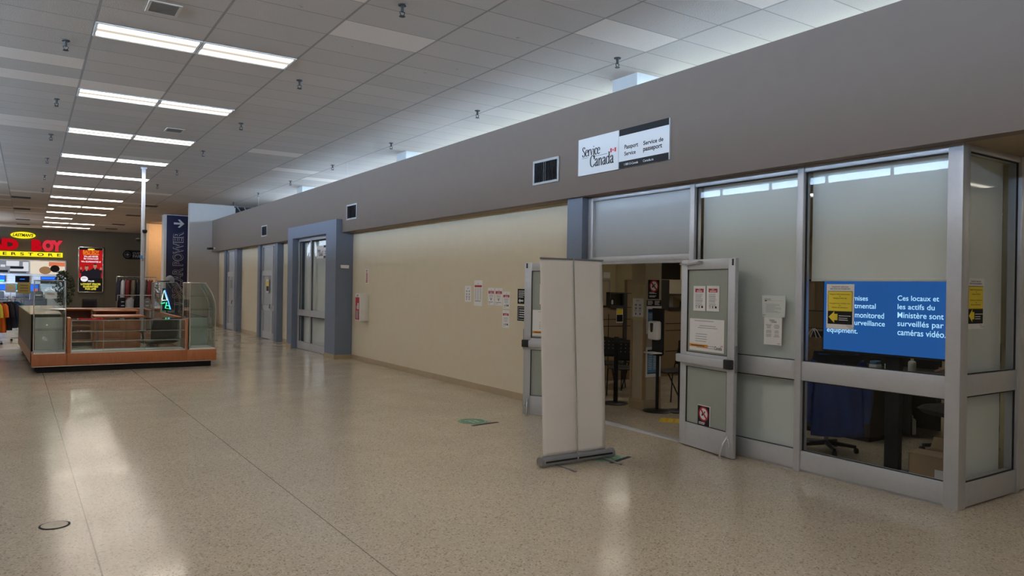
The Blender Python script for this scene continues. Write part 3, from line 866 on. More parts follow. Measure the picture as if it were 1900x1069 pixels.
n = sheet('wall_sign', 'black framed sign with white border, lower one behind the open door', 'sign', 'right', (XW, 9.500, 1.230), .27, .226, 'ink', .004)
def f(b, z):
    b.rect(.02, .02, .026, .206, z); b.rect(.02, .2, .25, .206, z); b.rect(.02, .02, .25, .026, z); b.lines(.05, .22, .175, 4, .035, .014, z)
art(n, 'lettering', 'sign_white', f, .0052)
# extinguisher cabinet and its sign
t = thing('extinguisher_cabinet', 'white fire extinguisher cabinet on the cream wall by the blue portal', 'extinguisher cabinet', (WR, 15.65, .94))
L_ = Matrix.Translation((-WR, -15.65, -.94))
def add(b, nm, m, par=t): o = b.build(nm, m, par); o.data.transform(L_); return o
b = MB(); b.box(6.20, WR - .001, 15.50, 15.80, .94, 1.55, .004); add(b, 'body', 'white_paint')
b = MB(); b.box(6.193, 6.2005, 15.56, 15.775, .965, 1.47); add(b, 'door_window', 'ink_red')
b = MB(); b.box(6.188, 6.1935, 15.60, 15.72, .99, 1.17); b.box(6.188, 6.1935, 15.64, 15.72, 1.21, 1.28); add(b, 'extinguisher_label', 'ink_grey')
b = MB(); b.box(6.178, 6.19, 15.57, 15.62, 1.20, 1.34, .004); add(b, 'pull_handle', 'white_plastic')
b = MB(); b.box(6.196, 6.1995, 15.61, 15.72, 1.49, 1.53); add(b, 'lock_plate', 'steel_grey')
n = sheet('extinguisher_sign', 'narrow red and white fire extinguisher sign above the cabinet', 'sign', 'right', (XW, 15.72, 1.778), .168, .322, 'paper', .0015)
art(n, 'red_field', 'ink_red', lambda b, z: (b.rect(.035, .02, .135, .235, z), b.rect(.05, .25, .12, .27, z), b.rect(.04, .285, .13, .305, z)), Z1)
art(n, 'lettering', 'paper', lambda b, z: (b.rect(.05, .07, .065, .225, z), b.rect(.10, .07, .112, .225, z), b.poly([(.06, .055), (.11, .055), (.085, .03)], z)), Z1 + .001)

# ------------------------------------------------------------------ papers on the open doors and the glass
def on_door(name, label, d, ang, lx, z0, w, h, flipside, m='paper', cat='notice', group=None):
    c, s = math.cos(ang), math.sin(ang); off = .012
    if not flipside:       # reader's right is the leaf's free edge
        org = Vector(d.location) + Vector((c * lx + s * off, s * lx - c * off, z0)); yw = ang
    else:
        org = Vector(d.location) + Vector((c * (lx + w) - s * off, s * (lx + w) + c * off, z0)); yw = ang + PI
    o = sheet(name, label, cat, 'far', org, w, h, m, .0015, group, yaw_=yw)
    return o
def door_red(label, d, ang, lx, z0, w, h, fl):
    o = on_door('door_notice', label, d, ang, lx, z0, w, h, fl, group='red-headed notices taped on the open glass doors')
    art(o, 'red_header', 'ink_red', lambda b, z: b.rect(w * .16, h * .74, w * .86, h * .89, z), Z1)
    art(o, 'header_lettering', 'paper', lambda b, z: (b.text('STOP', w * .40, h * .835, w * .60, h * .875, z, .02), b.lines(w * .22, w * .80, h * .815, 2, h * .035, .005, z, center=True)), Z1 + .001)
    art(o, 'text_lines', 'ink_grey', lambda b, z: [b.lines(w * .18, w * .82, h * y, n_, .011, .004, z) for y, n_ in ((.69, 3), (.58, 2), (.50, 3), (.40, 2), (.31, 3))], Z1)
    art(o, 'pictograms', 'ink', lambda b, z: (b.ring(w * .28, h * .16, .010, .014, z, 14), b.disc(w * .5, h * .16, .007, z, 12, .016), b.rect(w * .68, h * .12, w * .82, h * .20, z)), Z1)
    return o
door_red('red-headed white notice on the open glass door, the one nearer its hinge', DR, aR, .205, 1.523, .200, .275, False)
door_red('red-headed white notice on the open glass door, the one nearer its free edge', DR, aR, .427, 1.525, .200, .275, False)
def big_notice(label, d, ang, lx, z0, w, h, fl):
    o = on_door('door_poster', label, d, ang, lx, z0, w, h, fl, cat='poster')
    art(o, 'text_lines', 'ink_grey', lambda b, z: (b.lines(.08, .40, h - .02, 1, .01, .006, z, .1), b.lines(.14, .46, h - .072, 2, .022, .006, z, .3, True), b.lines(.10, .30, h - .165, 4, .026, .006, z, .3),
        b.lines(.12, .44, h - .29, 2, .022, .006, z, .3, True)), Z1)
    art(o, 'orange_band', 'ink_orange', lambda b, z: (b.rect(0, .040, w * .53, .072, z), b.disc(w * .53, .056, .016, z, 16)), Z1)
    art(o, 'band_lettering', 'ink', lambda b, z: b.lines(.03, .26, .060, 1, .01, .008, z, .1), Z1 + .001)
    art(o, 'wordmark', 'ink', lambda b, z: serif(b, 'Canada', w * .74, .030, .052, z, .78), Z1)
    art(o, 'flag', 'ink_red', lambda b, z: canada_flag(b, w * .925, .066, .024, .012, z), Z1)
    return o
big_notice('large white poster with an orange band on the open door by the sanitizer', DR, aR, .150, 1.085, .562, .352, False)
big_notice('white poster with an orange band on the door behind the blank banner', DL, aL, .150, 1.085, .60, .36, True)
on_door('door_notice', 'white notice sheet on the far door, half hidden behind the blank banner', DL, aL, .430, 1.523, .220, .275, True)
def no_smoking(b_parent, w, h, zz):
    art(b_parent, 'white_disc', 'paper', lambda b, z: b.disc(w * .5, h * .68, w * .36, z), zz)
    art(b_parent, 'red_ring', 'ink_red', lambda b, z: (b.ring(w * .5, h * .68, w * .31, w * .41, z), b.poly([(w*.5 - w*.27, h*.68 + w*.20), (w*.5 - w*.20, h*.68 + w*.27), (w*.5 + w*.27, h*.68 - w*.20), (w*.5 + w*.20, h*.68 - w*.27)], z)), zz + .0022)
    def f(b, z):
        b.poly([(w*.34, h*.64), (w*.60, h*.64), (w*.60, h*.66), (w*.34, h*.66)], z); b.poly([(w*.32, h*.60), (w*.44, h*.60), (w*.47, h*.70), (w*.38, h*.72)], z); b.poly([(w*.52, h*.70), (w*.58, h*.70), (w*.64, h*.78), (w*.56, h*.80)], z)
    art(b_parent, 'pictogram', 'ink', f, zz + .0012)
    art(b_parent, 'lettering', 'paper', lambda b, z: (b.lines(w * .10, w * .88, h * .36, 2, h * .055, h * .03, z, .4), b.lines(w * .10, w * .75, h * .18, 2, h * .055, h * .03, z, .3)), zz)
o = on_door('no_smoking_sign', 'black no smoking sign low on the open glass door', DR, aR, .310, .208, .200, .285, False, 'ink', 'sign')
no_smoking(o, .20, .285, Z1)
art(o, 'white_edge', 'paper', lambda b, z: (b.rect(.192, -.01, .204, .285, z), b.rect(-.002, .278, .21, .288, z)), Z1 - .0006)
# papers taped on the glass beside the door
XG = SF + .0385
n = sheet('window_notice', 'landscape white notice taped on the glass beside the open door', 'notice', 'right', (XG, 4.867, 1.491), .278, .217, 'paper_pale', .0012)
art(n, 'text_lines', 'ink_grey', lambda b, z: (b.lines(.03, .11, .185, 2, .010, .005, z), b.lines(.05, .24, .13, 8, .0115, .0035, z, .5), b.rect(.03, .165, .25, .167, z), b.lines(.01, .05, .02, 1, .01, .006, z)), .0024)
art(n, 'black_tab', 'ink', lambda b, z: b.rect(.035, .158, .06, .168, z), .0030)
n = sheet('window_notice', 'portrait white notice taped on the glass under the landscape one', 'notice', 'right', (XG, 4.837, 1.207), .212, .278, 'paper', .0012)
art(n, 'wordmark', 'ink', lambda b, z: (serif(b, 'Service', .066, .243, .026, z, .9), serif(b, 'Canada', .078, .226, .028, z, .9)), .0024)
art(n, 'text_lines', 'ink_grey', lambda b, z: [b.lines(x, x + .075, y, k, .011, .005, z, .4, True) for x in (.02, .115) for y, k in ((.205, 4), (.148, 3), (.108, 3))], .0024)
art(n, 'footer_rule', 'ink_grey', lambda b, z: b.rect(.16, .012, .195, .018, z), .0024)
def passport_poster(label, frame, origin, w, h):
    o = sheet('arrow_poster', label, 'poster', frame, origin, w, h, 'paper', .0015)
    art(o, 'title_lettering', 'ink', lambda b, z: (b.text('PASSPORT SERVICES', w * .20, h * .925, w * .80, h * .950, z, .02), b.text('SERVICES DE PASSEPORT', w * .13, h * .880, w * .87, h * .907, z, .02)), Z1)
    art(o, 'black_field', 'ink', lambda b, z: b.rect(w * .055, h * .105, w * .945, h * .845, z), Z1)
    def teeth(b, z):
        b.rect(w * .07, h * .405, w * .93, h * .835, z)
        for k in range(22): b.rect(w * (.07 + k * .0395), h * .394, w * (.07 + k * .0395 + .02), h * .406, z)
    art(o, 'yellow_field', 'ink_yellow', teeth, Z1 + .001)
    def t(b, z):
        b.text('Passport With Appointment', w * .13, h * .755, w * .87, h * .785, z, .02); b.text('or', w * .47, h * .722, w * .53, h * .737, z, .02); b.text('Passport Pick Up', w * .26, h * .668, w * .74, h * .698, z, .02)
        b.text('Passeport sur rendez-vous', w * .13, h * .553, w * .87, h * .580, z, .02); b.text('ou', w * .46, h * .512, w * .54, h * .527, z, .02); b.text('Retrait de passeport', w * .21, h * .462, w * .79, h * .490, z, .02)
    art(o, 'lettering', 'ink', t, Z1 + .002)
    art(o, 'arrow', 'ink_yellow', lambda b, z: b.poly([(w*.09, h*.262), (w*.30, h*.392), (w*.30, h*.335), (w*.42, h*.335), (w*.42, h*.192), (w*.30, h*.192), (w*.30, h*.130)], z), Z1 + .001)
    art(o, 'small_lettering', 'paper', lambda b, z: (b.lines(w*.46, w*.92, h*.300, 1, .01, h*.014, z, .1), b.lines(w*.46, w*.80, h*.250, 2, h*.042, h*.014, z, .2)), Z1 + .001)
    art(o, 'wordmark', 'ink_grey', lambda b, z: (serif(b, 'Service', w*.74, h*.062, w*.075, z, .95), serif(b, 'Canada', w*.80, h*.025, w*.075, z, .95)), Z1)
    return o
passport_poster('yellow and black arrow poster on the pane in front of the blue screen', 'right', (SF + .0378, 4.136, 1.410), .277, .418)
passport_poster('yellow and black arrow poster on the narrow pane around the corner', 'far', (6.448, yC + .0375, 1.464), .287, .423)
art_o = sheet('door_notice', 'yellow and black arrow poster on the slim blue-framed door', 'poster', 'right', (SF - .003, 23.55, 1.46), .31, .42, 'paper', .002)
art(art_o, 'yellow_field', 'ink_yellow', lambda b, z: b.rect(.03, .20, .28, .36, z), .004)
art(art_o, 'black_field', 'ink', lambda b, z: b.rect(.03, .05, .28, .20, z), .004)
art_o = sheet('door_notice', 'small grey notice on the farthest slim door', 'notice', 'right', (SF - .003, 28.55, 1.55), .36, .30, 'ink_grey', .002)

# ------------------------------------------------------------------ roll-up banner stand, seen from behind
t = thing('banner_stand', 'blank off-white roll-up banner stand standing in front of the open entrance', 'banner stand', (4.60, 5.77, 0))
L_ = Matrix.Translation((-4.60, -5.77, 0))
def add(b, nm, m, par=t): o = b.build(nm, m, par); o.data.transform(L_); return o
BY = 5.76
b = MB()
prof = [(-.040, .020), (-.047, .035), (-.047, .070), (-.030, .092), (-.008, .100), (.008, .100), (.030, .092), (.047, .070), (.047, .035), (.040, .020)]
b.prism([(BY + p[0], p[1]) for p in prof], 'x', 4.185, 5.075); b.mat(1).prism([(BY + p[0] * 1.04, p[1] * 1.02) for p in prof], 'x', 4.165, 4.186); b.prism([(BY + p[0] * 1.04, p[1] * 1.02) for p in prof], 'x', 5.074, 5.095)
base = add(b, 'base', ['steel_grey', 'aluminium_dark'])
b = MB(); b.box(4.21, 5.06, BY - .0485, BY - .046, .045, .062); add(b, 'base_groove', 'black_matte', base)
for x in (4.36, 4.93):
    b = MB(); b.box(x, x + .03, BY - .30, BY + .26, .002, .012, .003); b.lathe([(.016, 0), (.016, .014)], x + .015, BY - .29, 0, 12); b.lathe([(.016, 0), (.016, .014)], x + .015, BY + .25, 0, 12)
    add(b, 'foot', 'aluminium_dark', base)
def cloth(u, v):
    x0 = 4.205 + (4.135 - 4.205) * v; x1 = 4.995 + (4.925 - 4.995) * v
    edge = .006 * math.sin(v * 5.0) * u
    return (x0 + (x1 - x0) * u + edge, BY + .004 * math.sin(u * 5 + 2 * v) + .0015 * math.sin(v * 40), .098 + (2.035 - .098) * v)
b = MB(); b.grid(cloth, 16, 50)
o = add(b, 'banner', 'banner_fabric')
so = o.modifiers.new('thick', 'SOLIDIFY'); so.thickness = .0012
b = MB(); b.box(4.130, 4.930, BY - .010, BY + .010, 2.030, 2.046, .004); add(b, 'top_rail', 'aluminium_dark')
b = MB(); b.tube([(4.605, BY - .042, .06), (4.605, BY - .036, .12), (4.570, BY - .018, 1.2), (4.535, BY - .010, 2.05)], [.008, .008, .0075, .007], 10); add(b, 'pole', 'chrome')
b = MB(); b.box(4.595, 4.615, BY - .052, BY - .034, .045, .09, .003); add(b, 'pole_socket', 'chrome')

# ------------------------------------------------------------------ floor markings
def green_dot(label, cx, cy, bar, rz):
    t = thing('floor_decal', label, 'floor decal', (cx, cy, 0), group='green waiting dots on the floor')
    b = MB(); b.lathe([(.195, 0), (.195, .0015)], 0, 0, 0.0002, 36); b.build('disc', 'decal_green', t)
    def f(b, z):
        b.ring(0, 0, .165, .172, z); b.lines(-.10, .10, .115, 3, .03, .014, z, .3, True)
        for sx in (-.04, .04): b.disc(sx, -.01, .022, z, 14, .045); b.disc(sx, -.075, .018, z, 14, .022)
    art(t, 'footprints', 'decal_pale', f, .0026)
    b = MB(); b.box(bar[0], bar[2], bar[1] - .022, bar[1] + .022, .0003, .0028); b.build('waiting_bar', 'rubber', t)
    t.rotation_euler = (0, 0, rz)
    return t
green_dot('green round waiting dot on the open floor near the far door', 4.84, 8.19, (-.20, -.245, .22), math.radians(8))
green_dot('green round waiting dot partly under the blank banner stand', 5.02, 5.775, (-.18, -.17, .20), math.radians(18))
t = thing('floor_cover', 'round metal floor outlet cover set in the terrazzo', 'floor outlet', (.18, 6.13, 0))
b = MB(); b.lathe([(.098, 0), (.098, .003), (.086, .003)], 0, 0, .0003, 32); b.build('rim', 'black_matte', t)
b = MB(); b.lathe([(.084, 0), (.084, .0045), (.02, .005)], 0, 0, .0005, 32); b.build('lid', 'floor_cover', t)
b = MB(); b.lathe([(.007, 0), (.007, .001)], 0, 0, .0056, 12); b.build('screw', 'steel_grey', t)
# ------------------------------------------------------------------ kiosk: glass display cases on cherry plinths, set in a ring
def local(t):
    """returns an adder for parts written in world coordinates"""
    Li = Matrix.Translation(-Vector(t.location))
    def add(b, nm, m, par=None, label=None):
        o = b.build(nm, m, par or t, label=label); o.data.transform(Li); return o
    return add
def plinth(add, x0, x1, y0, y1, toe=(.09, .09, .09, .09), top=.36):
    b = MB(); b.box(x0, x1, y0, y1, .125, top, .003); add(b, 'plinth', 'cherry')
    b = MB(); b.box(x0 + toe[0], x1 - toe[1], y0 + toe[2], y1 - toe[3], .0, .125); add(b, 'toe_kick', 'black_matte')
    b = MB(); b.box(x0 - .004, x1 + .004, y0 - .004, y1 + .004, .118, .130); add(b, 'metal_edge', 'chrome')
def curve_profile(front, top_front, zlow, ztop, n=10):
    """upright up to zlow, then sweeping back to top_front at ztop"""
    out = []
    for i in range(n + 1):
        a = i / n
        out.append((front + (top_front - front) * a ** 1.9, zlow + (ztop - zlow) * a))
    return out
def tower(label, x0, x1, y0, y1, face, z_mid=1.20, z_top=1.735, sweep=.20):
    """glass tower case with a curved upper front; face '-y' looks at the open floor, '+x' at the shops"""
    t = thing('tower_display_case', label, 'display case', ((x0+x1)/2, (y0+y1)/2, 0), group='curved glass tower cases of the kiosk')
    add = local(t)
    plinth(add, x0 - .03, x1 + .03, y0, y1, (.09 if x0 < 1 else 0, .09 if x0 > 1 else 0, .09, 0))
    b = MB(); b.box(x0, x1, y0 + .01, y1 - .02, .36, .385); add(b, 'deck', 'white_paint')
    r = .011
    if face == '-y':
        pf = curve_profile(y0 + .02, y0 + .02 + sweep, z_mid, z_top)
        outline = [(y0 + .02, .385)] + pf + [(y1 - .02, z_top), (y1 - .02, .385)]
        ax = 'x'; e0, e1 = x0, x1
        P = lambda q, a: (a, q[0], q[1])
    else:
        pf = curve_profile(x1, x1 - sweep, z_mid, z_top)
        outline = [(x1, .385)] + pf + [(x0, z_top), (x0, .385)]
        ax = 'y'; e0, e1 = y0 + .01, y1 - .02
        P = lambda q, a: (q[0], a, q[1])
    # curved front sheet
    b = MB(); front = [outline[0]] + pf
    b.grid(lambda u, v: P(front[int(round(u * (len(front) - 1)))], e0 + (e1 - e0) * v), len(front) - 1, 1)
    o = add(b, 'curved_front_glass', 'case_glass'); so = o.modifiers.new('t', 'SOLIDIFY'); so.thickness = .006
    for a in (e0, e1 - .005):
        b = MB(); b.prism(outline, ax, a, a + .005); add(b, 'end_glass', 'case_glass')
    b = MB()
    if ax == 'x': b.box(x0, x1, y1 - .026, y1 - .02, .39, z_top)
    else: b.box(x0, x0 + .006, y0 + .01, y1 - .02, .39, z_top)
    add(b, 'back_glass', 'case_glass')
    b = MB()
    if ax == 'x': b.box(x0 + .02, x1 - .02, y1 - .045, y1 - .03, .39, 1.02)
    else: b.box(x0 + .012, x0 + .03, y0 + .04, y1 - .05, .39, .98)
    add(b, 'back_panel', 'white_paint')
    b = MB()                                           # metal edge rods
    for a in (e0, e1):
        b.tube([P(q, a) for q in front], .010, 6); b.tube([P(outline[-1], a), P(outline[-2], a)], .010, 6); b.tube([P(pf[-1], a), P(outline[-2], a)], .009, 6)
    for q in (pf[-1], outline[-2], pf[0], outline[0], outline[-1]): b.tube([P(q, e0), P(q, e1)], .009, 6)
    add(b, 'metal_frame', 'chrome')
    for zz in (.80, 1.17, 1.45):
        b = MB(); k = .03 if zz < 1.3 else .09
        if ax == 'x': b.box(x0 + .02, x1 - .02, y0 + .03 + k, y1 - .04, zz, zz + .010)
        else: b.box(x0 + .02, x1 - k, y0 + .03, y1 - .04, zz, zz + .010)
        add(b, 'glass_shelf', 'case_glass')
    return t, add
tA, addA = tower('curved glass tower case at the near kiosk corner beside the clothes rack', .10, .60, 16.20, 16.90, '-y')
sh = sheet('case_notice', 'white paper sign taped inside the near glass tower case', 'notice', 'far', (.27, 16.24, 1.40), .19, .125, 'paper_pale', .001)
art(sh, 'text_lines', 'ink_grey', lambda b, z: b.lines(.03, .16, .10, 3, .012, .005, z, .4, True), .0022)
tower('curved glass tower case at the near kiosk corner facing the shopfronts', 2.785, 3.285, 16.20, 17.00, '+x')
tower('farther curved glass tower case at the back of the kiosk with the lit sign', 2.73, 3.285, 19.75, 21.35, '+x')
# front counter case
t = thing('counter_display_case', 'low glass counter case along the front of the kiosk between the towers', 'display case', (1.71, 16.45, 0)); add = local(t)
plinth(add, .635, 2.755, 16.20, 16.75, (0, 0, .09, .09))
b = MB(); b.box(.635, .695, 16.20, 16.75, .36, 1.03, .003); add(b, 'end_post', 'cherry')
b = MB(); b.box(2.715, 2.755, 16.20, 16.75, .36, .995, .003); add(b, 'end_post', 'cherry')
b = MB(); b.box(.695, 2.715, 16.205, 16.74, .36, .375); add(b, 'deck', 'white_paint')
b = MB(); b.box(.695, 2.715, 16.21, 16.216, .385, .985); add(b, 'front_glass', 'case_glass')
b = MB(); b.box(.695, 2.715, 16.20, 16.75, .988, 1.000); add(b, 'top_glass', 'case_glass')
b = MB(); b.box(.695, 1.70, 16.730, 16.736, .385, .985); add(b, 'sliding_back_glass', 'case_glass')
b = MB(); b.box(1.66, 2.715, 16.742, 16.748, .385, .985); add(b, 'sliding_back_glass', 'case_glass')
b = MB()
for z0, z1 in ((.372, .39), (.975, .988)): b.box(.695, 2.715, 16.203, 16.22, z0, z1)
for x in (.695, 2.703): b.box(x, x + .012, 16.203, 16.22, .385, .98)
for x in (1.235, 1.955): b.box(x, x + .006, 16.205, 16.215, .385, .98)
b.box(.695, 2.715, 16.728, 16.75, .972, .988); b.box(.695, 2.715, 16.728, 16.75, .375, .39)
add(b, 'metal_frame', 'chrome')
for z in (.57, .76):
    b = MB(); b.box(.70, 2.71, 16.26, 16.70, z, z + .008); b.mat(1).box(.70, 2.71, 16.256, 16.262, z - .004, z + .012)
    add(b, 'glass_shelf', ['case_glass', 'chrome'])
b = MB(); b.box(.86, 1.28, 16.199, 16.203, .990, 1.012); add(b, 'red_strip', 'ink_red')
# side counters
def side_counter(label, x0, x1, y0, y1, h, wood_top=True, m_glass='case_glass'):
    t = thing('counter_display_case', label, 'display case', ((x0+x1)/2, (y0+y1)/2, 0)); add = local(t)
    plinth(add, x0, x1, y0, y1)
    b = MB(); b.box(x0 + .01, x1 - .01, y0 + .004, y1 - .004, .36, .375); add(b, 'deck', 'white_paint')
    for x in (x0 + .004, x1 - .01):
        b = MB(); b.box(x, x + .006, y0 + .03, y1 - .03, .375, h - .03); add(b, 'side_glass', m_glass)
    for y in (y0, y1 - .03):
        b = MB(); b.box(x0 + .012, x1 - .012, y, y + .03, .375, h - .02); add(b, 'end_panel', 'white_paint')
    b = MB(); b.box(x0 + .02, x1 - .02, y0, y1, h - .02, h - .01); add(b, 'top_glass', m_glass)
    b = MB(); b.box(x0 - .01, x0 + .05, y0, y1, h - .035, h, .003); add(b, 'top_trim', 'cherry')
    b = MB(); b.box(x1 - .02, x1 + .004, y0, y1, h - .03, h - .005); b.box(x1 - .015, x1 + .002, y0, y1, .36, .385); add(b, 'metal_frame', 'chrome')
    b = MB(); b.box(x0 + .02, x1 - .03, y0 + .03, y1 - .03, .68, .688); add(b, 'glass_shelf', 'case_glass')
    return t
side_counter('long low case along the shopfront side of the kiosk between two towers', 2.72, 3.29, 17.02, 19.73, 1.0)
side_counter('low case at the back corner of the kiosk behind the far tower', 2.72, 3.29, 21.37, 23.1, 1.0)
# left counter with dark mirror sides, set slightly askew
t = thing('mirrored_counter', 'dark mirror-sided counter along the rack side of the kiosk', 'counter', (.30, 19.7, 0)); add = local(t)
def slant(b, x0o, x0f, x1, y0, y1, z0, z1): b.prism([(x0o, y0), (x1, y0), (x1, y1), (x0f, y1)], 'z', z0, z1); return b
add(slant(MB(), .055, -.19, .55, 16.92, 22.40, .125, .36), 'plinth', 'cherry')
add(slant(MB(), .13, -.11, .48, 17.0, 22.3, 0, .125), 'toe_kick', 'black_matte')
add(slant(MB(), .060, -.185, .54, 16.925, 22.39, .36, 1.07), 'mirror_panels', 'smoked_mirror')
b = slant(MB(), .052, -.195, .56, 16.915, 22.41, 1.07, 1.085); add(b, 'top', 'chrome')
# back counter with an open dark bay
t = thing('back_counter', 'cherry wood back counter of the kiosk with an open dark bay', 'counter', (1.63, 22.8, 0)); add = local(t)
b = MB()
b.box(.57, 2.70, 22.55, 23.1, .10, .14); b.box(.57, 2.70, 23.06, 23.1, .14, .96); b.box(1.42, 2.70, 22.55, 22.58, .14, .96); b.box(.57, .60, 22.55, 23.06, .14, .96); b.box(.60, 1.42, 22.58, 23.06, .52, .55)
add(b, 'carcass', 'cherry')
b = MB(); b.box(.56, 2.71, 22.50, 23.12, .96, 1.0, .004); add(b, 'countertop', 'cherry')
b = MB(); b.box(.60, 1.42, 23.03, 23.058, .14, .96); add(b, 'bay_back', 'cherry_shaded')
b = MB(); b.box(.60, 2.68, 22.6, 23.05, 0, .10); add(b, 'toe_kick', 'black_matte')
# things inside the ring
t = thing('drawer_cabinet', 'cherry drawer cabinet standing inside the kiosk ring', 'cabinet', (1.70, 18.4, 0)); add = local(t)
b = MB(); b.box(1.28, 2.10, 18.03, 18.80, .0, .95, .004); add(b, 'body', 'cherry')
b = MB(); b.box(1.20, 2.18, 17.95, 18.9, .95, .985, .004); add(b, 'worktop', 'cherry')
for k in range(4):
    z0 = .08 + k * .215
    b = MB(); b.box(1.30, 1.68, 18.012, 18.03, z0, z0 + .20, .003); dr = add(b, 'drawer', 'cherry')
    b = MB(); b.box(1.43, 1.55, 17.998, 18.012, z0 + .15, z0 + .165, .002); add(b, 'handle', 'chrome', dr)
b = MB(); b.box(1.70, 2.08, 18.012, 18.03, .08, .93, .003); dd = add(b, 'door', 'cherry')
b = MB(); b.box(1.72, 1.735, 17.998, 18.012, .5, .62, .002); add(b, 'handle', 'chrome', dd)
t = thing('shelf_unit', 'cherry shelf with a raised lip standing behind the drawer cabinet', 'shelf', (1.80, 20.6, 0)); add = local(t)
b = MB(); b.box(1.35, 1.38, 20.3, 20.9, 0, 1.0); b.box(2.25, 2.28, 20.3, 20.9, 0, 1.0); b.box(1.35, 2.28, 20.87, 20.9, 0, 1.0); add(b, 'carcass', 'cherry')
b = MB(); b.box(1.33, 2.30, 20.27, 20.92, 1.0, 1.03, .004); add(b, 'top', 'cherry')
b = MB(); b.box(1.38, 2.25, 20.31, 20.87, .5, .53); add(b, 'shelf_board', 'cherry')
t = thing('cardboard_tray', 'pale flattened carton lying on the kiosk floor inside', 'carton', (1.0, 17.3, 0)); add = local(t)
b = MB(); b.box(.70, 1.22, 17.05, 17.55, .0, .10, .004); add(b, 'tray', 'cardboard'); b = MB(); b.box(.74, 1.10, 17.1, 17.45, .1, .16, .004); add(b, 'pad', 'paper')

def leather_chair(name, label, loc, rz, k=1.0, m='black_leather', hb=.66):
    t = thing(name, label, 'office chair', loc, rz)
    b = MB()
    for i in range(5):
        a = 2 * PI * i / 5 + .3
        b.tube([(0, 0, .10), (.32 * math.cos(a) * k, .32 * math.sin(a) * k, .075)], [.030, .018], 8)
    ba = b.build('star_base', 'black_plastic', t)
    for i in range(5):
        a = 2 * PI * i / 5 + .3
        b = MB(); b.lathe([(.028, -.018), (.032, -.008), (.032, .008), (.028, .018)], .32 * math.sin(a) * k, .034, .32 * math.cos(a) * k, 12, axis='x'); b.build('caster', 'rubber', ba)
    b = MB(); b.tube([(0, 0, .10), (0, 0, .42)], [.026, .024], 10); b.build('gas_lift', 'aluminium_dark', t)
    def cushion(b, f, th, nu=14, nv=10):
        b.grid(lambda u, v: f(u, v, 1), nu, nv); b.grid(lambda u, v: f(1 - u, v, -1), nu, nv)
    def seat(u, v, s):
        x, y = (u - .5) * .56 * k, (v - .5) * .54 * k
        e = max(0, 1 - (2 * abs(u - .5)) ** 5) * max(0, 1 - (2 * abs(v - .5)) ** 5)
        return (x, y, .475 + s * .065 * e ** .5 + .012 * math.cos((u - .5) * 12) * e * (s > 0))
    b = MB(); cushion(b, seat, .1); b.build('seat', m, t)
    def back(u, v, s):
        w = (.54 - .10 * abs(v - .45) ** 1.5) * k; z = .50 + v * hb * k; x = (u - .5) * w
        e = max(0, 1 - (2 * abs(u - .5)) ** 5) * max(0, 1 - (2 * abs(v - .5)) ** 7)
        y = .24 * k + .10 * v - .06 * (1 - (2 * u - 1) ** 2) * -.6
        return (x, y - s * .065 * e ** .5 - s * .012 * math.cos(v * 14) * e * (s > 0), z)
    b = MB(); cushion(b, back, .1, 14, 18); b.build('backrest', m, t)
    for s_ in (-1, 1):
        b = MB(); x = s_ * .30 * k
        b.tube([(x * .8, .10, .45), (x, .08, .50), (x, .02, .66), (x, -.06, .68)], .020, 8)
        ar = b.build('armrest', 'black_plastic', t)
        b = MB(); b.box(x - .035, x + .035, -.20, .12, .675, .715, .014); b.build('arm_pad', m, ar)
    return t
leather_chair('executive_chair', 'bulky black leather armchair behind the glass kiosk counter', (2.34, 17.35, 0), math.radians(200), 1.12, hb=.42)
# pole from the kiosk to the ceiling with its two cameras
t = thing('power_pole', 'slim aluminium service pole rising from the kiosk to the ceiling', 'pole', (2.60, 22.25, 0)); add = local(t)
b = MB(); b.box(2.555, 2.645, 22.205, 22.295, 0, CEIL - .04, .008); add(b, 'post', AL)
b = MB(); b.box(2.53, 2.67, 22.18, 22.32, CEIL - .05, CEIL - .001, .004); add(b, 'ceiling_plate', AL)
b = MB(); b.box(2.60, 2.602, 22.203, 22.205, .1, CEIL - .06); b.box(2.575, 2.625, 22.198, 22.205, 2.30, 2.38); add(b, 'cover_seam', 'aluminium_dark')
def mini_cam(label, z, s):
    t = thing('dome_camera', label, 'camera', (2.60 + s * .045, 22.24, z)); add = local(t)
    b = MB(); b.tube([(2.60 + s * .045, 22.24, z), (2.60 + s * .09, 22.22, z)], .02, 8); add(b, 'bracket', 'steel_grey')
    b = MB(); b.lathe([(.02, -.07), (.05, -.055), (.062, -.02), (.062, .02), (.03, .035)], 2.60 + s * .12, 22.20, z, 16); add(b, 'dome', 'black_plastic')
mini_cam('upper black dome camera on the aluminium service pole', 3.13, .0 + .35); mini_cam('lower black dome camera on the aluminium service pole', 2.88, -1)
b = MB(); b.box(2.53, 2.60, 22.18, 22.203, 2.37, 2.46, .004); o = b.build('pole_notice', 'ink_blue'); tag(o, 'small pale blue sticker on the service pole', 'sticker')
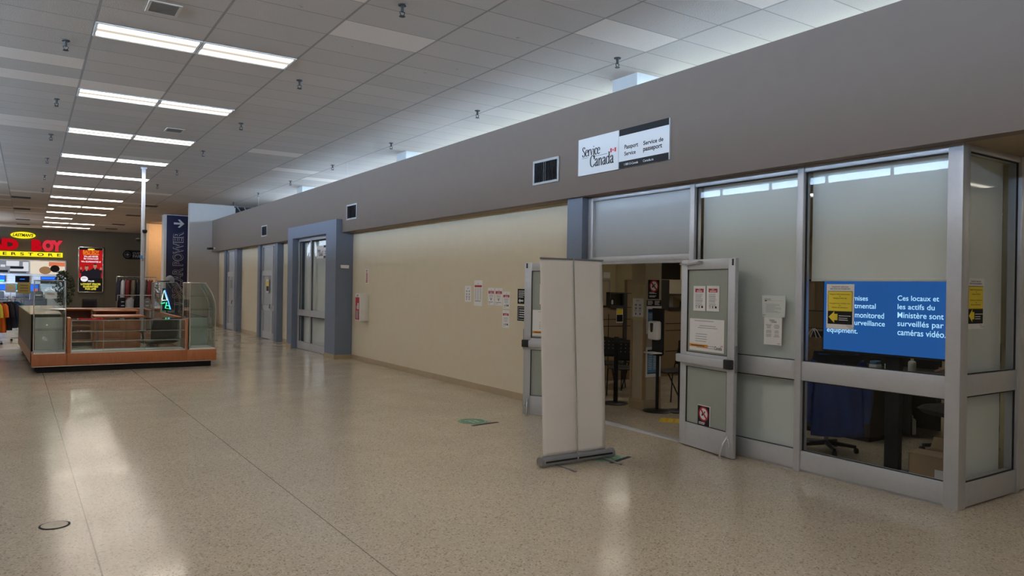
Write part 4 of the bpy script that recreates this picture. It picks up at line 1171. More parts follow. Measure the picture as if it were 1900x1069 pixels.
# lit letters in the far tower
t = thing('led_sign', 'slim lit sign with green and blue tubes inside the far glass tower case', 'light sign', (3.02, 20.3, 0)); add = local(t)
def led(pts, m, nm, r=.012):
    b = MB(); b.tube([(3.00 + p[0], 20.3, p[1]) for p in pts], r, 6); add(b, nm, m)
led([(-.17, 1.30), (-.13, 1.52), (-.05, 1.28), (-.17, 1.28)], 'led_white', 'white_tube'); led([(-.11, 1.54), (-.02, 1.25), (.03, 1.05)], 'led_blue', 'blue_tube')
led([(-.22, 1.21), (-.16, 1.20), (-.10, 1.22)], 'led_green', 'green_tube'); led([(-.06, 1.23), (-.09, 1.08), (.02, 1.06), (-.01, 1.16), (-.06, 1.14)], 'led_green', 'green_tube')
b = MB(); b.box(2.84, 3.06, 20.32, 20.33, 1.02, 1.58); b.box(2.84, 3.06, 20.25, 20.40, .81, .83); b.box(2.94, 2.96, 20.32, 20.34, .83, 1.05); add(b, 'backing_panel', 'navy')
def hat_item(label, x, y): 
    t = thing('folded_goods', label, 'goods', (x, y, 1.742)); add = local(t)
    b = MB(); b.lathe([(.10, 0), (.115, .03), (.10, .10), (.06, .15), (.01, .17)], x, y, 1.742, 16); add(b, 'crown', 'cloth_grey'); b = MB(); b.lathe([(.14, 0), (.15, .006), (.10, .012)], x - .05, y - .03, 1.740, 16); add(b, 'brim', 'cloth_grey')
hat_item('grey cap lying on top of the far glass tower case', 3.02, 20.4)
b = MB(); b.box(2.76, 2.96, 20.0, 20.7, 1.742, 1.775, .004); o = b.build('flat_box', 'black_plastic'); tag(o, 'flat dark box lying on top of the far glass tower case', 'box')
leather_chair('task_chair', 'black chair back showing over the far kiosk counter under the red poster', (1.50, 24.4, 0), math.radians(175), .72, 'black_fabric', hb=1.0)

# ------------------------------------------------------------------ clothes racks
def garment(name, label, m, w, length, loc, rz, sleeves=True, group=None, stripe=None):
    """hung garment: thin rounded body, sleeves hanging at the sides, hanger hook above; local X is the shoulder line"""
    t = thing(name, label, 'garment', loc, rz, group)
    def body(u, v, s):
        x = (u - .5) * w * (1 - .12 * (1 - v)) * (1.0 + .10 * v)
        sh = -.10 * abs(2 * u - 1) ** 1.6 * (1 - v)
        z = sh - v * length
        e = math.sqrt(max(0, 1 - (2 * u - 1) ** 2))
        return (x, s * (.022 + .035 * e * (.5 + .5 * v)) + .010 * math.sin(u * 17 + v * 3) * v, z)
    b = MB(); b.grid(lambda u, v: body(u, v, 1), 14, 10); b.grid(lambda u, v: body(1 - u, v, -1), 14, 10)
    b.build('body', m, t)
    if sleeves:
        for s in (-1, 1):
            L2 = .30 if sleeves == 1 else .56
            b = MB(); b.tube([(s * w * .40, 0, -.07), (s * w * .50, 0, -.13), (s * w * .56, .01, -.12 - L2 * .6), (s * w * .575, .015, -.12 - L2)], [.05, .062, .058, .055], 8)
            b.build('sleeve', m, t)
    if stripe:
        b = MB()
        for k in range(6): b.box(-w * .30, w * .05, -.068, -.060, -.12 - k * length / 7 - .03, -.12 - k * length / 7)
        b.build('stripes', stripe, t)
    b = MB(); b.tube([(-w * .42, 0, -.075), (0, 0, -.008), (w * .42, 0, -.075)], .006, 6)
    b.tube([(0, 0, -.01), (0, 0, .035), (.015, 0, .055), (0, 0, .072), (-.014, 0, .06)], .003, 6); b.build('hanger', 'black_plastic', t)
    return t
def rail_rack(label, x, y, rz, L=1.3, h=1.25):
    t = thing('clothes_rack', label, 'clothes rack', (x, y, 0), rz)
    b = MB(); b.tube([(-L/2, 0, h), (L/2, 0, h)], .014, 8); b.build('rail', 'chrome', t)
    for s in (-1, 1):
        b = MB(); b.tube([(s*L/2, 0, h), (s*L/2, 0, .10)], .013, 8); up_ = b.build('upright', 'chrome', t)
        b = MB(); b.tube([(s*L/2, -.28, .09), (s*L/2, .28, .09)], .014, 8); b.build('foot', 'chrome', up_)
        for q in (-.26, .26):
            b = MB(); b.lathe([(.022, -.014), (.032, -.008), (.032, .008), (.022, .014)], q, .034, s*L/2, 12, axis='x'); b.build('caster', 'rubber', up_)
    return t
# rack by the store: rail runs nearly along the view, garments face the camera edge-on
rail_rack('low chrome clothes rack of bright shirts at the near end of the store', -.47, 24.40, math.radians(60), 1.3, 1.20)
cr = math.cos(math.radians(60)); sr = math.sin(math.radians(60))
for k, (nm, m, dd, ln, lab) in enumerate((('shirt', 'cloth_yellow', -.62, .90, 'yellow shirt hanging first on the bright clothes rack'), ('shirt', 'cloth_orange', -.36, .98, 'orange shirt hanging beside the yellow one'),
        ('shirt', 'cloth_black', -.10, .92, 'black shirt hanging between the orange and teal ones'), ('shirt', 'cloth_navy', .15, .86, 'dark navy shirt hanging behind the black one'), ('shirt', 'cloth_teal', .42, .86, 'teal shirt hanging last on the bright clothes rack'))):
    garment(nm, lab, m, .36, ln * .85, (-.47 + dd * cr * .95, 24.40 + dd * sr * .95, 1.135), math.radians(-38), 1)
# darker rack behind the kiosk
rail_rack('tall clothes rack of jackets and trousers behind the kiosk pole', 2.84, 25.6, math.radians(12), 1.15, 1.88)
for k, (nm, m, dd, ln, sl, st, lab) in enumerate((
        ('jacket', 'cloth_navy', -.48, .62, 2, None, 'navy jacket at the outer end of the tall rack'), ('jacket', 'cloth_white', -.36, .66, 2, None, 'white jacket beside the navy one on the tall rack'),
        ('jacket', 'cloth_maroon', -.22, .64, 2, None, 'maroon jacket on the tall rack by the pole'), ('jacket', 'cloth_khaki', -.06, .74, 2, None, 'dull khaki jacket on the tall rack just behind the pole'),
        ('jacket', 'cloth_black', .10, .80, 2, None, 'black jacket on the tall rack past the pole'), ('jacket', 'cloth_grey', .26, .80, 2, 'cloth_white', 'grey patterned jacket on the tall rack near the glass tower'), ('jacket', 'cloth_maroon', .42, .78, 2, None, 'dark red jacket last on the tall rack'))):
    garment(nm, lab, m, .46, ln, (2.84 + dd * math.cos(.21), 25.6 + dd * math.sin(.21), 1.815), math.radians(74), sl, None, st)
rail_rack('lower rail of trousers in front of the tall jackets', 2.80, 25.1, math.radians(12), 1.1, 1.32)
for dd, m, st, lab in ((-.42, 'cloth_black', 'cloth_white', 'black trousers with white side print on the lower rail'), (-.20, 'cloth_white', None, 'pale trousers on the lower rail'), (.04, 'cloth_black', None, 'plain black trousers on the lower rail by the pole'), (.28, 'cloth_grey', 'cloth_white', 'grey trousers with pale print on the lower rail')):
    garment('trousers', lab, m, .34, .80, (2.80 + dd * math.cos(.21), 25.1 + dd * math.sin(.21), 1.255), math.radians(40), False, None, st)

# ------------------------------------------------------------------ far end of the mall
# lit store sign: red letters over a yellow strip, yellow oval above (the figure between the words is left as the plain dark wall)
t = thing('store_sign', 'large lit store sign with red letters over a yellow strip on the far wall', 'sign', (.2, YB, 3.1)); add = local(t)
def front(fn, nm, m, y):
    b = MB(); fn(b); b.xform(Matrix.Translation((0, y, 0)) @ FR['far']); o = add(b, nm, m); return o
front(lambda b: (b.text('BAD', -2.62, 3.48, -.50, 4.18, 0, .085, depth=.10),), 'red_letters', 'sign_red', YB - .055)
front(lambda b: (b.text('B', .14, 3.48, .68, 4.18, 0, .085, depth=.10),), 'red_letters', 'sign_red', YB - .055)
front(lambda b: (b.text('OY', .70, 3.48, 1.76, 4.18, 0, .085, depth=.10),), 'sheen_red_letters', 'sign_red_sheen', YB - .055)
b = MB(); b.box(-3.0, 1.76, YB - .14, YB - .001, 3.14, 3.42); add(b, 'yellow_strip', 'sign_yellow')
front(lambda b: b.text('SUPERSTORE', -2.6, 3.19, 1.66, 3.37, .001, .02, space=1.9), 'strip_lettering', 'ink', YB - .141)
b = MB(); b.xform(Matrix.Identity(4)); b.disc(0, 0, .63, 0, 40, .20)
b.xform(Matrix.Translation((-.28, YB - .12, 4.41)) @ FR['far']); o = add(b, 'yellow_oval', 'sign_yellow'); so = o.modifiers.new('t', 'SOLIDIFY'); so.thickness = .1; so.offset = -1 if o.data.polygons[0].normal.y < 0 else 1
front(lambda b: b.text("LASTMAN'S", -.80, 4.32, .24, 4.51, .001, .035, shear=.25), 'oval_lettering', 'ink', YB - .127)
# lit poster
t = thing('light_box_poster', 'tall red and black lit poster of two people in suits on the far wall', 'poster', (3.28, YB, 1.0)); add = local(t)
X0, X1, PZ0, PZ1 = 2.59, 3.98, .99, 3.85; PY = YB - .10
b = MB()
for q in ((X0, X0 + .06, PZ0, PZ1), (X1 - .06, X1, PZ0, PZ1), (X0, X1, PZ0, PZ0 + .06), (X0, X1, PZ1 - .06, PZ1)): b.box(q[0], q[1], PY - .02, YB - .001, q[2], q[3], .004)
add(b, 'frame', 'chrome')
b = MB(); b.box(X0 + .05, X1 - .05, PY, YB - .002, PZ0 + .05, PZ1 - .05); add(b, 'black_panel', 'poster_black')
def pf_(fn, nm, m, k): front(fn, nm, m, PY - .002 - k * .002)
pf_(lambda b: b.rect(X0 + .07, 1.90, X1 - .07, 3.66), 'red_field', 'poster_red', 0)
pf_(lambda b: (b.text('BAD BOY', X0 + .25, 3.43, X1 - .25, 3.65, 0, .03), b.rect(X0 + .26, 3.36, X1 - .26, 3.41)), 'title_lettering', 'poster_orange', 1)
pf_(lambda b: (b.disc((X0 + X1) / 2, 3.70, .20, 0, 20, .05),), 'title_oval', 'poster_yellow', 1)
pf_(lambda b: (b.text('We will NEVER', X0 + .30, 3.20, X1 - .30, 3.31, 0, .03), b.text('Be Undersold!', X0 + .30, 3.07, X1 - .30, 3.17, 0, .03), b.text('We GUARANTEE it!', X0 + .16, 2.88, X1 - .16, 2.98, 0, .03), b.text('PLUS', X0 + .55, 1.66, X0 + .88, 1.76, 0, .04)), 'white_lettering', 'poster_white', 1)
pf_(lambda b: (b.text('LOWEST PRICES', X0 + .16, 1.46, X1 - .16, 1.58, 0, .03), b.text('GUARANTEED', X0 + .28, 1.31, X1 - .28, 1.43, 0, .03), b.text('FOR LIFE!', X0 + .40, 1.16, X1 - .40, 1.28, 0, .03)), 'yellow_lettering', 'poster_yellow', 1)
def suits(b):
    for cx, top, s in ((X0 + .46, 2.55, 1.), (X0 + .92, 2.66, 1.15)):
        b.poly([(cx - .30 * s, 1.90), (cx + .30 * s, 1.90), (cx + .29 * s, top - .30), (cx + .10 * s, top - .14), (cx - .10 * s, top - .14), (cx - .29 * s, top - .30)])
    b.poly([(X0 + .10, 2.2), (X0 + .22, 2.2), (X0 + .20, 2.42), (X0 + .11, 2.42)]); b.poly([(X1 - .22, 2.2), (X1 - .09, 2.2), (X1 - .10, 2.42), (X1 - .19, 2.42)])
pf_(suits, 'printed_suits', 'poster_suit', 1)
def faces_(b):
    for cx, cz in ((X0 + .46, 2.55), (X0 + .92, 2.66)):
        b.disc(cx, cz, .10, 0, 18, .135); b.rect(cx - .04, cz - .2, cx + .04, cz - .1)
    for cx, cz in ((X0 + .155, 2.50), (X1 - .145, 2.50)):
        b.disc(cx, cz - .02, .055, 0, 14, .06)
        for k in range(4): b.rect(cx - .05 + k * .028, cz, cx - .032 + k * .028, cz + .10 - .02 * abs(k - 1.5))
pf_(faces_, 'printed_faces', 'poster_skin', 2)
pf_(lambda b: (b.disc(X0 + .46, 2.66, .095, 0, 14, .03), b.disc(X0 + .92, 2.775, .10, 0, 14, .04)), 'printed_hair', 'poster_suit', 3)
pf_(lambda b: b.disc(X0 + .34, 1.84, .20, 0, 24, .17), 'seal', 'poster_white', 3)
pf_(lambda b: (b.text('ONLY', X0 + .22, 1.85, X0 + .46, 1.92, 0, .03),), 'seal_lettering', 'poster_red', 4)
b = MB(); b.box(2.05, 2.42, YB - .02, YB - .001, 1.42, 1.72); o = b.build('wall_panel', 'dark_panel'); tag(o, 'small dark access panel on the far wall beside the red poster', 'panel')
# parking sign
t = thing('hanging_sign', 'black parking sign with a round emblem on the far wall', 'sign', (5.7, YB, 3.2)); add = local(t)
b = MB(); b.box(5.20, 6.75, YB - .10, YB - .001, 3.17, 3.74, .02); b.lathe([(.27, 0), (.27, .10)], 5.32, 3.455, YB - .10, 32, axis='y'); add(b, 'board', 'ink')
front(lambda b: (b.ring(5.32, 3.455, .17, .185), b.ring(5.32, 3.455, .08, .09), b.rect(5.14, 3.45, 5.50, 3.46), b.rect(5.315, 3.28, 5.325, 3.63), b.disc(5.32, 3.455, .06)), 'emblem', 'ink_grey', YB - .104)
front(lambda b: (b.text('CUSTOMER', 5.62, 3.50, 6.66, 3.62, 0, .015), b.text('PARKING', 5.62, 3.27, 6.66, 3.46, 0, .02)), 'lettering', 'ink_grey', YB - .104)
# banner on the column
t = thing('vertical_banner', 'tall navy banner with a white arrow and outlined lettering on the column', 'banner', (5.8, 37.15, .3)); add = local(t)
b = MB(); b.box(5.33, 6.30, 37.125, 37.149, .30, 4.84, .004); add(b, 'panel', 'navy')
FB = 37.122
front(lambda b: b.text('SOLAR POWER', 5.60, .98, 6.06, 4.10, 0, .035, rot=True), 'letter_outline', 'cloth_white', FB)
front(lambda b: b.text('SOLAR POWER', 5.615, .993, 6.045, 4.087, 0, .004, rot=True), 'letter_fill', 'navy', FB - .003)
front(lambda b: (b.poly([(5.63, 4.43), (5.92, 4.43), (5.80, 4.30), (5.88, 4.28), (6.08, 4.475), (5.88, 4.67), (5.80, 4.65), (5.92, 4.52), (5.63, 4.52)]),), 'arrow', 'sign_white', FB)
# potted tree by the store
t = thing('potted_tree', 'dark leafy potted tree in front of the store display', 'plant', (1.08, 31.0, 0)); add = local(t)
b = MB(); b.lathe([(.16, 0), (.21, .30), (.23, .34), (.20, .34), (.19, .30)], 1.08, 31, 0, 20); add(b, 'pot', 'dark_panel')
b = MB(); b.tube([(1.08, 31, .3), (1.10, 31.02, .9), (1.06, 31, 1.4)], [.03, .025, .02], 8)
for k in range(7):
    a = k * 2.4; b.tube([(1.07, 31, 1.0 + k * .07), (1.07 + .22 * math.cos(a), 31 + .2 * math.sin(a), 1.3 + k * .10)], [.012, .006], 6)
add(b, 'trunk', 'bark')
b = MB()
for k in range(520):
    a = random.random() * 2 * PI; h = random.random(); rad = .36 * math.sin(PI * min(1, .12 + h * .8)) ** .7 * math.sqrt(random.random())
    c = Vector((1.08 + rad * math.cos(a), 31 + rad * math.sin(a), .85 + h * 1.22))
    d = Vector((random.uniform(-1, 1), random.uniform(-1, 1), random.uniform(-.9, .4))).normalized(); e = d.cross(Vector((random.random(), random.random(), random.random()))).normalized()
    L1 = random.uniform(.06, .10); vs = [b.bm.verts.new(c + q) for q in (-d * L1, e * L1 * .32 - d * L1 * .1, d * L1, -e * L1 * .32 - d * L1 * .1)]
    b._f(vs)
add(b, 'foliage', 'leaf')
# showroom: picture panels given a glow of their own, screens, sofas
def flat_box(name, label, cat, m, x0, x1, z0, z1, y, d=.05, group=None):
    b = MB(); b.box(x0, x1, y, y + d, z0, z1, .004); o = b.build(name, m); return tag(o, label, cat, group)
YS = 58.0
sx = lambda px: (px - 0) / 122 * 3.68 - 1.56          # picture columns at this depth
b = MB(); b.box(-5, 4.5, YS + .1, YS + .3, 0, 4.2); struct('wall_showroom_display', b, 'showroom_wall')
b = MB()
for k in range(9): b.box(-4.9, 4.4, YS + .085, YS + .1, 1.15 + k * .16, 1.165 + k * .16)
struct('trim_17', b, 'vent_paint')
o = flat_box('wall_picture', 'wide grey picture of a room with counters above the screens in the store', 'picture', 'picture_grey', -3.2, .04, 2.12, 2.98, YS)
b = MB(); b.rect(-1.2, 2.62, -.5, 2.95); b.rect(-.3, 2.3, .02, 2.9); b.rect(-1.0, 2.30, -.2, 2.42); b.rect(-1.5, 2.55, -1.25, 2.7); b.xform(Matrix.Translation((0, YS - .003, 0)) @ FR['far']); b.build('printed_lights', 'picture_pale', o)
b = MB(); b.rect(-.98, 2.46, -.25, 2.60); b.rect(-1.0, 2.18, -.1, 2.24); b.rect(-1.56, 2.2, -1.1, 2.35); b.xform(Matrix.Translation((0, YS - .004, 0)) @ FR['far']); b.build('printed_counter', 'poster_suit', o)
o = flat_box('wall_picture', 'cream picture of food and a dark pan above the screens in the store', 'picture', 'picture_cream', .12, 2.12, 2.12, 2.98, YS)
b = MB(); b.disc(.95, 2.38, .34, 0, 20, .26); b.xform(Matrix.Translation((0, YS - .003, 0)) @ FR['far']); b.build('printed_bread', 'picture_brown', o)
b = MB(); b.rect(1.15, 2.66, 2.08, 2.95); b.xform(Matrix.Translation((0, YS - .003, 0)) @ FR['far']); b.build('printed_cloth', 'tv_orange', o)
b = MB(); b.disc(1.50, 2.50, .27, 0, 20, .24); b.xform(Matrix.Translation((0, YS - .005, 0)) @ FR['far']); b.build('printed_pan', 'poster_black', o)
def screen(label, x0, x1, z0, z1, m, extra=None):
    t = thing('television', label, 'television', ((x0 + x1) / 2, YS, z0)); add = local(t)
    b = MB(); b.box(x0 - .03, x1 + .03, YS - .06, YS + .08, z0 - .03, z1 + .03, .008); add(b, 'housing', 'black_plastic')
    b = MB(); b.box(x0, x1, YS - .064, YS - .06, z0, z1); add(b, 'picture', m)
    if extra: b = MB(); b.box(*extra[:2], YS - .068, YS - .064, *extra[2:4]); add(b, 'picture_detail', extra[4])
screen('television with a blue and green picture at the edge of the upper row', -1.95, -1.25, 1.62, 1.98, 'tv_blue', (-1.95, -1.3, 1.62, 1.70, 'led_green'))
screen('dark television with a small blue caption in the upper row', -.68, .06, 1.58, 1.96, 'tv_black', (-.45, -.18, 1.74, 1.79, 'tv_blue'))
screen('television showing blue sky over a dark skyline in the upper row', .72, 1.60, 1.52, 1.94, 'tv_black', (.72, 1.60, 1.76, 1.94, 'tv_blue'))
screen('television with a teal picture in the lower row', -1.05, -.60, 1.10, 1.40, 'tv_teal'); screen('television with a bright blue picture in the lower row behind the shirts', -1.75, -1.2, 1.06, 1.40, 'tv_blue')
screen('television with a pale blue picture in the lower row', -.52, -.12, 1.14, 1.42, 'tv_teal'); screen('television with a blue picture in the lower row beside the teal ones', -.02, .58, .98, 1.42, 'tv_blue', (.3, .55, .98, 1.15, 'tv_orange'))
def sofa(label, x, y, w):
    t = thing('sofa', label, 'sofa', (x, y, 0)); add = local(t)
    b = MB(); b.box(x - w/2, x + w/2, y - .42, y + .42, .08, .44, .05); add(b, 'base', 'sofa')
    for s in (-1, 1):
        b = MB(); b.box(x + s * w/2 - (.2 if s > 0 else 0), x + s * w/2 + (.2 if s < 0 else 0), y - .45, y + .42, .08, .64, .06); add(b, 'arm', 'sofa')
    for k in (0, 1):
        x0 = x - w/2 + .2 + k * (w - .4) / 2
        b = MB(); b.box(x0 + .01, x0 + (w - .4) / 2 - .01, y - .42, y + .2, .42, .56, .05); add(b, 'seat_cushion', 'sofa')
        b = MB(); b.box(x0 + .01, x0 + (w - .4) / 2 - .01, y + .12, y + .42, .50, .98, .07); add(b, 'back_cushion', 'sofa')
sofa('dark grey sofa in the lit store, the one farther along', .10, 56.6, 1.9); sofa('dark grey sofa in the lit store behind the bright shirts', -2.0, 56.6, 1.9)
def card_sign(label, x, y, z, w, h, m, txt_m):
    t = thing('promo_sign', label, 'sign', (x, y, z)); add = local(t)
    b = MB(); b.box(x - w/2, x + w/2, y, y + .02, z, z + h, .004); add(b, 'board', m)
    b = MB(); b.tube([(x, y + .02, 0), (x, y + .02, z + h * .3)], .014, 6); b.lathe([(.15, 0), (.15, .012)], x, y + .02, 0, 20); add(b, 'stand', 'chrome')
    b = MB(); b.lines(-w * .35, w * .35, h * .8, 3, h * .25, h * .1, 0, .3, True); b.xform(Matrix.Translation((x, y - .003, z)) @ FR['far']); add(b, 'lettering', txt_m)
card_sign('gold promotional sign standing in front of the dark sofa', -.18, 50.2, .95, .62, .62, 'gold_card', 'kraft_paper')
card_sign('pale promotional sign with a yellow edge beside the gold one', -.82, 50.6, 1.0, .50, .50, 'cloth_white', 'ink_yellow')
# ------------------------------------------------------------------ inside the passport office
OX, OY = 14.0, 13.9
b = MB(); b.box(WR + .12, OX + .1, 2.97, OY + .1, 2.93, 2.97); struct('ceiling_office', b, 'office_wall')
b = MB(); b.box(WR + .14, OX + .1, OY, OY + .1, 0, 2.93); b.box(OX, OX + .1, 3.05, OY, 0, 2.93); struct('wall_office', b, 'office_wall')
b = MB(); b.box(7.50, OX + .1, yC + .125, yC + .22, 0, 2.93); struct('wall_office_near', b, 'office_wall')
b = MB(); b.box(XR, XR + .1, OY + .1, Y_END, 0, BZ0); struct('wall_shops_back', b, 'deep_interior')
b = MB(); b.box(7.46, 7.78, 7.77, 8.06, 0, 2.93); struct('trim_18', b, 'office_column')
b = MB()
for x0, x1, y0, y1 in ((7.448, 7.463, 8.02, 8.06), (7.448, 7.463, 7.762, 7.80), (7.448, 7.49, 7.758, 7.772), (7.755, 7.785, 7.758, 7.80)): b.box(x0, x1, y0, y1, .14, 1.32)
struct('trim_19', b, 'cardboard')
b = MB(); b.box(7.445, 7.795, 7.755, 8.07, 0, .14); struct('baseboard_column', b, 'vinyl_base')
b = MB(); b.box(7.452, 7.461, 7.79, 8.05, 1.30, 1.82); o = b.build('column_patch', 'office_wall'); tag(o, 'pale flat patch on the office column behind the mask notice', 'panel')  # flat patch, a little lighter than the column
def olamp(x, y, label):  # unseen lamps added to brighten the office
    t = thing('office_fill_light', label, 'ceiling light', (x, y, 2.925), group='added office ceiling lights')
    b = MB()
    for q in ((-.62, .62, -.31, -.28), (-.62, .62, .28, .31), (-.62, -.59, -.28, .28), (.59, .62, -.28, .28)): b.box(q[0], q[1], q[2], q[3], -.012, .004)
    b.build('frame', 'white_paint', t)
    b = MB(); b.box(-.59, .59, -.28, .28, -.006, -.001); b.build('diffuser', 'office_lamp_panel', t)
    return t
for i, (x, y) in enumerate(((8.3, 5.2), (8.3, 9.2), (11.2, 5.2), (11.2, 8.6), (11.2, 12.2))):
    olamp(x, y, 'added white ceiling light panel, out of view, inside the passport office')
# notices on the column
n = sheet('column_notice', 'white notice with mask pictograms on the office column', 'notice', 'right', (7.4515, 8.018, 1.346), .222, .272, 'paper', .001)
def f(b, z):
    for cx in (.068, .155):
        for cy in (.175, .125): b.poly([(cx - .026, cy + .012), (cx + .026, cy + .012), (cx + .014, cy - .016), (cx - .014, cy - .016)], z)
        b.lines(cx - .03, cx + .03, .096, 2, .010, .004, z)
    b.lines(.07, .14, .245, 2, .012, .005, z)
art(n, 'pictograms', 'ink_grey', f, .0022); art(n, 'black_pictograms', 'ink', lambda b, z: (b.disc(.068, .045, .010, z, 12, .016), b.disc(.155, .045, .010, z, 12, .016)), .0022)
YC = 7.7575
n = sheet('no_smoking_sign', 'black no smoking sign high on the office column', 'sign', 'far', (7.502, YC + .0, 1.612), .222, .278, 'ink', .0012); no_smoking(n, .222, .278, .0024)
n = sheet('column_sign', 'black strip sign with white lettering under the office no smoking sign', 'sign', 'far', (7.48, YC, 1.512), .285, .082, 'ink', .0012)
art(n, 'lettering', 'paper', lambda b, z: (b.lines(.015, .13, .070, 4, .016, .008, z, .3), b.lines(.155, .27, .070, 4, .016, .008, z, .3)), .0024)
def blue_poster(label, z0, h):
    n = sheet('column_poster', label, 'poster', 'far', (7.478, YC, z0), .30, h, 'paper', .0012)
    art(n, 'blue_field', 'ink_blue', lambda b, z: b.rect(.03, .05, .25, h - .04, z), .0024)
    art(n, 'header_lettering', 'navy', lambda b, z: (b.rect(.03, h - .085, .25, h - .04, z), b.rect(.03, .05, .25, .065, z)), .0034)
    art(n, 'text_lines', 'paper_pale', lambda b, z: (b.lines(.045, .13, h - .11, 9, .026, .010, z), b.lines(.15, .24, h - .11, 9, .026, .010, z)), .0034)
blue_poster('white framed blue poster, upper of two on the office column', 1.105, .40)
blue_poster('white framed blue poster, lower of two on the office column', .473, .44)
# hand sanitizer stand
t = thing('sanitizer_stand', 'black hand sanitizer stand with a white dispenser just inside the entrance', 'sanitizer stand', (7.56, 7.60, 0), math.radians(-8)); 
b = MB(); b.lathe([(.20, 0), (.205, .008), (.19, .018), (.03, .03)], 0, 0, .001, 36); b.build('base', 'black_plastic', t)
b = MB(); b.box(-.018, .018, -.018, .018, .02, .90, .004); b.build('pole', 'black_matte', t)
b = MB(); b.prism([(-.125, .83), (-.085, .80), (.085, .80), (.125, .83), (.125, 1.48), (-.125, 1.48)], 'x', -.012, .012); 
b.build('backboard', 'black_matte', t)
b = MB(); b.box(-.115, -.012, -.105, .105, 1.03, 1.30, .028); dsp = b.build('dispenser', 'white_plastic', t)
b = MB(); b.prism([(-.035, 1.27), (.035, 1.27), (.028, 1.16), (.015, 1.14), (-.015, 1.14), (-.028, 1.16)], 'x', -.1185, -.114); b.build('window', 'black_plastic', dsp)
b = MB(); b.box(-.17, .0, -.115, .115, .835, .853, .006); b.build('drip_tray', 'white_plastic', t)
# belt posts
def belt_post(label, x, y, belt_to=None):
    t = thing('belt_post', label, 'crowd barrier', (x, y, 0)); 
    b = MB(); b.lathe([(.185, 0), (.19, .008), (.17, .022), (.04, .034)], 0, 0, .001, 32); b.build('base', 'black_plastic', t)
    b = MB(); b.tube([(0, 0, .03), (0, 0, .92)], .034, 14); b.build('post', 'black_matte', t)
    b = MB(); b.lathe([(.036, 0), (.040, .01), (.040, .09), (.030, .105), (.01, .11)], 0, 0, .92, 16); b.build('head', 'black_plastic', t)
    if belt_to:
        b = MB(); dx, dy = belt_to[0] - x, belt_to[1] - y; L = math.hypot(dx, dy); nx, ny = -dy / L * .002, dx / L * .002
        b.prism([(nx, ny), (dx + nx, dy + ny), (dx - nx, dy - ny), (-nx, -ny)], 'z', .945, .995); b.build('belt', 'black_fabric', t)
belt_post('black belt post standing beside the sanitizer stand', 7.84, 7.42, (9.2, 6.6)); belt_post('black belt post on the far side of the office column', 7.50, 8.42, (8.05, 10.2))
b = MB(); b.prism([(6.975, 6.98), (7.235, 7.20), (7.40, 6.98), (7.15, 6.76)], 'z', .0004, .002); o = b.build('floor_sign', 'decal_yellow'); tag(o, 'yellow strip sign stuck on the floor just inside the entrance', 'floor decal')
b = MB(); u = Vector((.26, .22)); v = Vector((.17, -.22)); c0 = Vector((6.975, 6.98))
for k in range(2):
    for j in range(7):
        p = c0 + v * (.30 + k * .34) + u * (.08 + j * .12)
        q = [p, p + u * .085, p + u * .085 + v * .12, p + v * .12]; b.poly([(w_.x, w_.y) for w_ in q], .0028)
flip_art(b.build('lettering', 'ink_orange', o, normals=False))
# waiting chairs
def waiting_chair(label, x, y, rz):
    t = thing('waiting_chair', label, 'chair', (x, y, 0), rz)
    for s in (-1, 1):
        b = MB(); b.tube([(s * .23, -.22, 0), (s * .225, -.19, .44), (s * .22, .16, .455), (s * .21, .25, .84)], .011, 8); b.build('side_frame', 'black_plastic', t)
        b = MB(); b.tube([(s * .225, .02, .445), (s * .235, .27, 0)], .011, 8); b.build('rear_leg', 'black_plastic', t)
    b = MB(); b.grid(lambda u, v: ((u - .5) * .44, -.22 + v * .42, .465 - .02 * math.sin(PI * u) + .02 * v), 8, 8); o = b.build('seat', 'dark_panel', t); m = o.modifiers.new('t', 'SOLIDIFY'); m.thickness = .02
    b = MB()
    def bk(u, v): return ((u - .5) * .44, .20 + v * .07 + .05 * math.sin(PI * u), .54 + v * .33)
    b.grid(bk, 8, 8); o = b.build('backrest', 'black_matte', t); m = o.modifiers.new('t', 'SOLIDIFY'); m.thickness = .012
    b = MB()
    for i in range(5):
        for j in range(3):
            p = bk(.16 + i * .17, .45 + j * .18); b.lathe([(.009, 0), (.009, .004)], p[0], p[2], p[1] - .016, 8, axis='y')
    b.build('vent_holes', 'cloth_grey', o)
    return t
waiting_chair('black waiting chair seen through the entrance right beside the blank banner', 8.25, 9.05, math.radians(-60))
waiting_chair('black waiting chair behind the one nearest the blank banner', 8.55, 9.75, math.radians(-50))
waiting_chair('black waiting chair turned away beside the belt post and office column', 9.0, 9.45, math.radians(110))
waiting_chair('black waiting chair behind the sanitizer dispenser', 8.62, 8.30, math.radians(-100))
# counters 8 and 7 along the back
t = thing('service_counter', 'tan service counter with the number 8 and a dark glass screen', 'counter', (9.3, 10.6, 0)); add = local(t)
b = MB(); b.box(8.4, 9.60, 10.60, 10.68, .0, 1.39, .004); add(b, 'panel', 'partition_tan')
b = MB()
for z in (.62, 1.03, 1.16): b.box(8.4, 9.60, 10.594, 10.60, z, z + .012)
b.box(9.225, 9.237, 10.594, 10.60, 0, 1.27); add(b, 'panel_joint', 'ink')
b = MB(); b.box(9.60, 9.69, 10.58, 10.70, 0, 1.68, .004); b.box(9.24, 9.60, 10.58, 10.69, 1.66, 1.685); b.box(9.24, 9.60, 10.56, 10.80, 1.385, 1.43); b.box(9.24, 9.26, 10.58, 10.69, 1.43, 1.66); add(b, 'frame', 'dark_panel')
b = MB(); b.box(9.26, 9.60, 10.63, 10.638, 1.43, 1.66); add(b, 'glass_screen', 'smoked_case_glass')
b = MB(); b.box(9.25, 9.345, 10.575, 10.58, 1.435, 1.56); np_ = add(b, 'number_plate', 'ink')
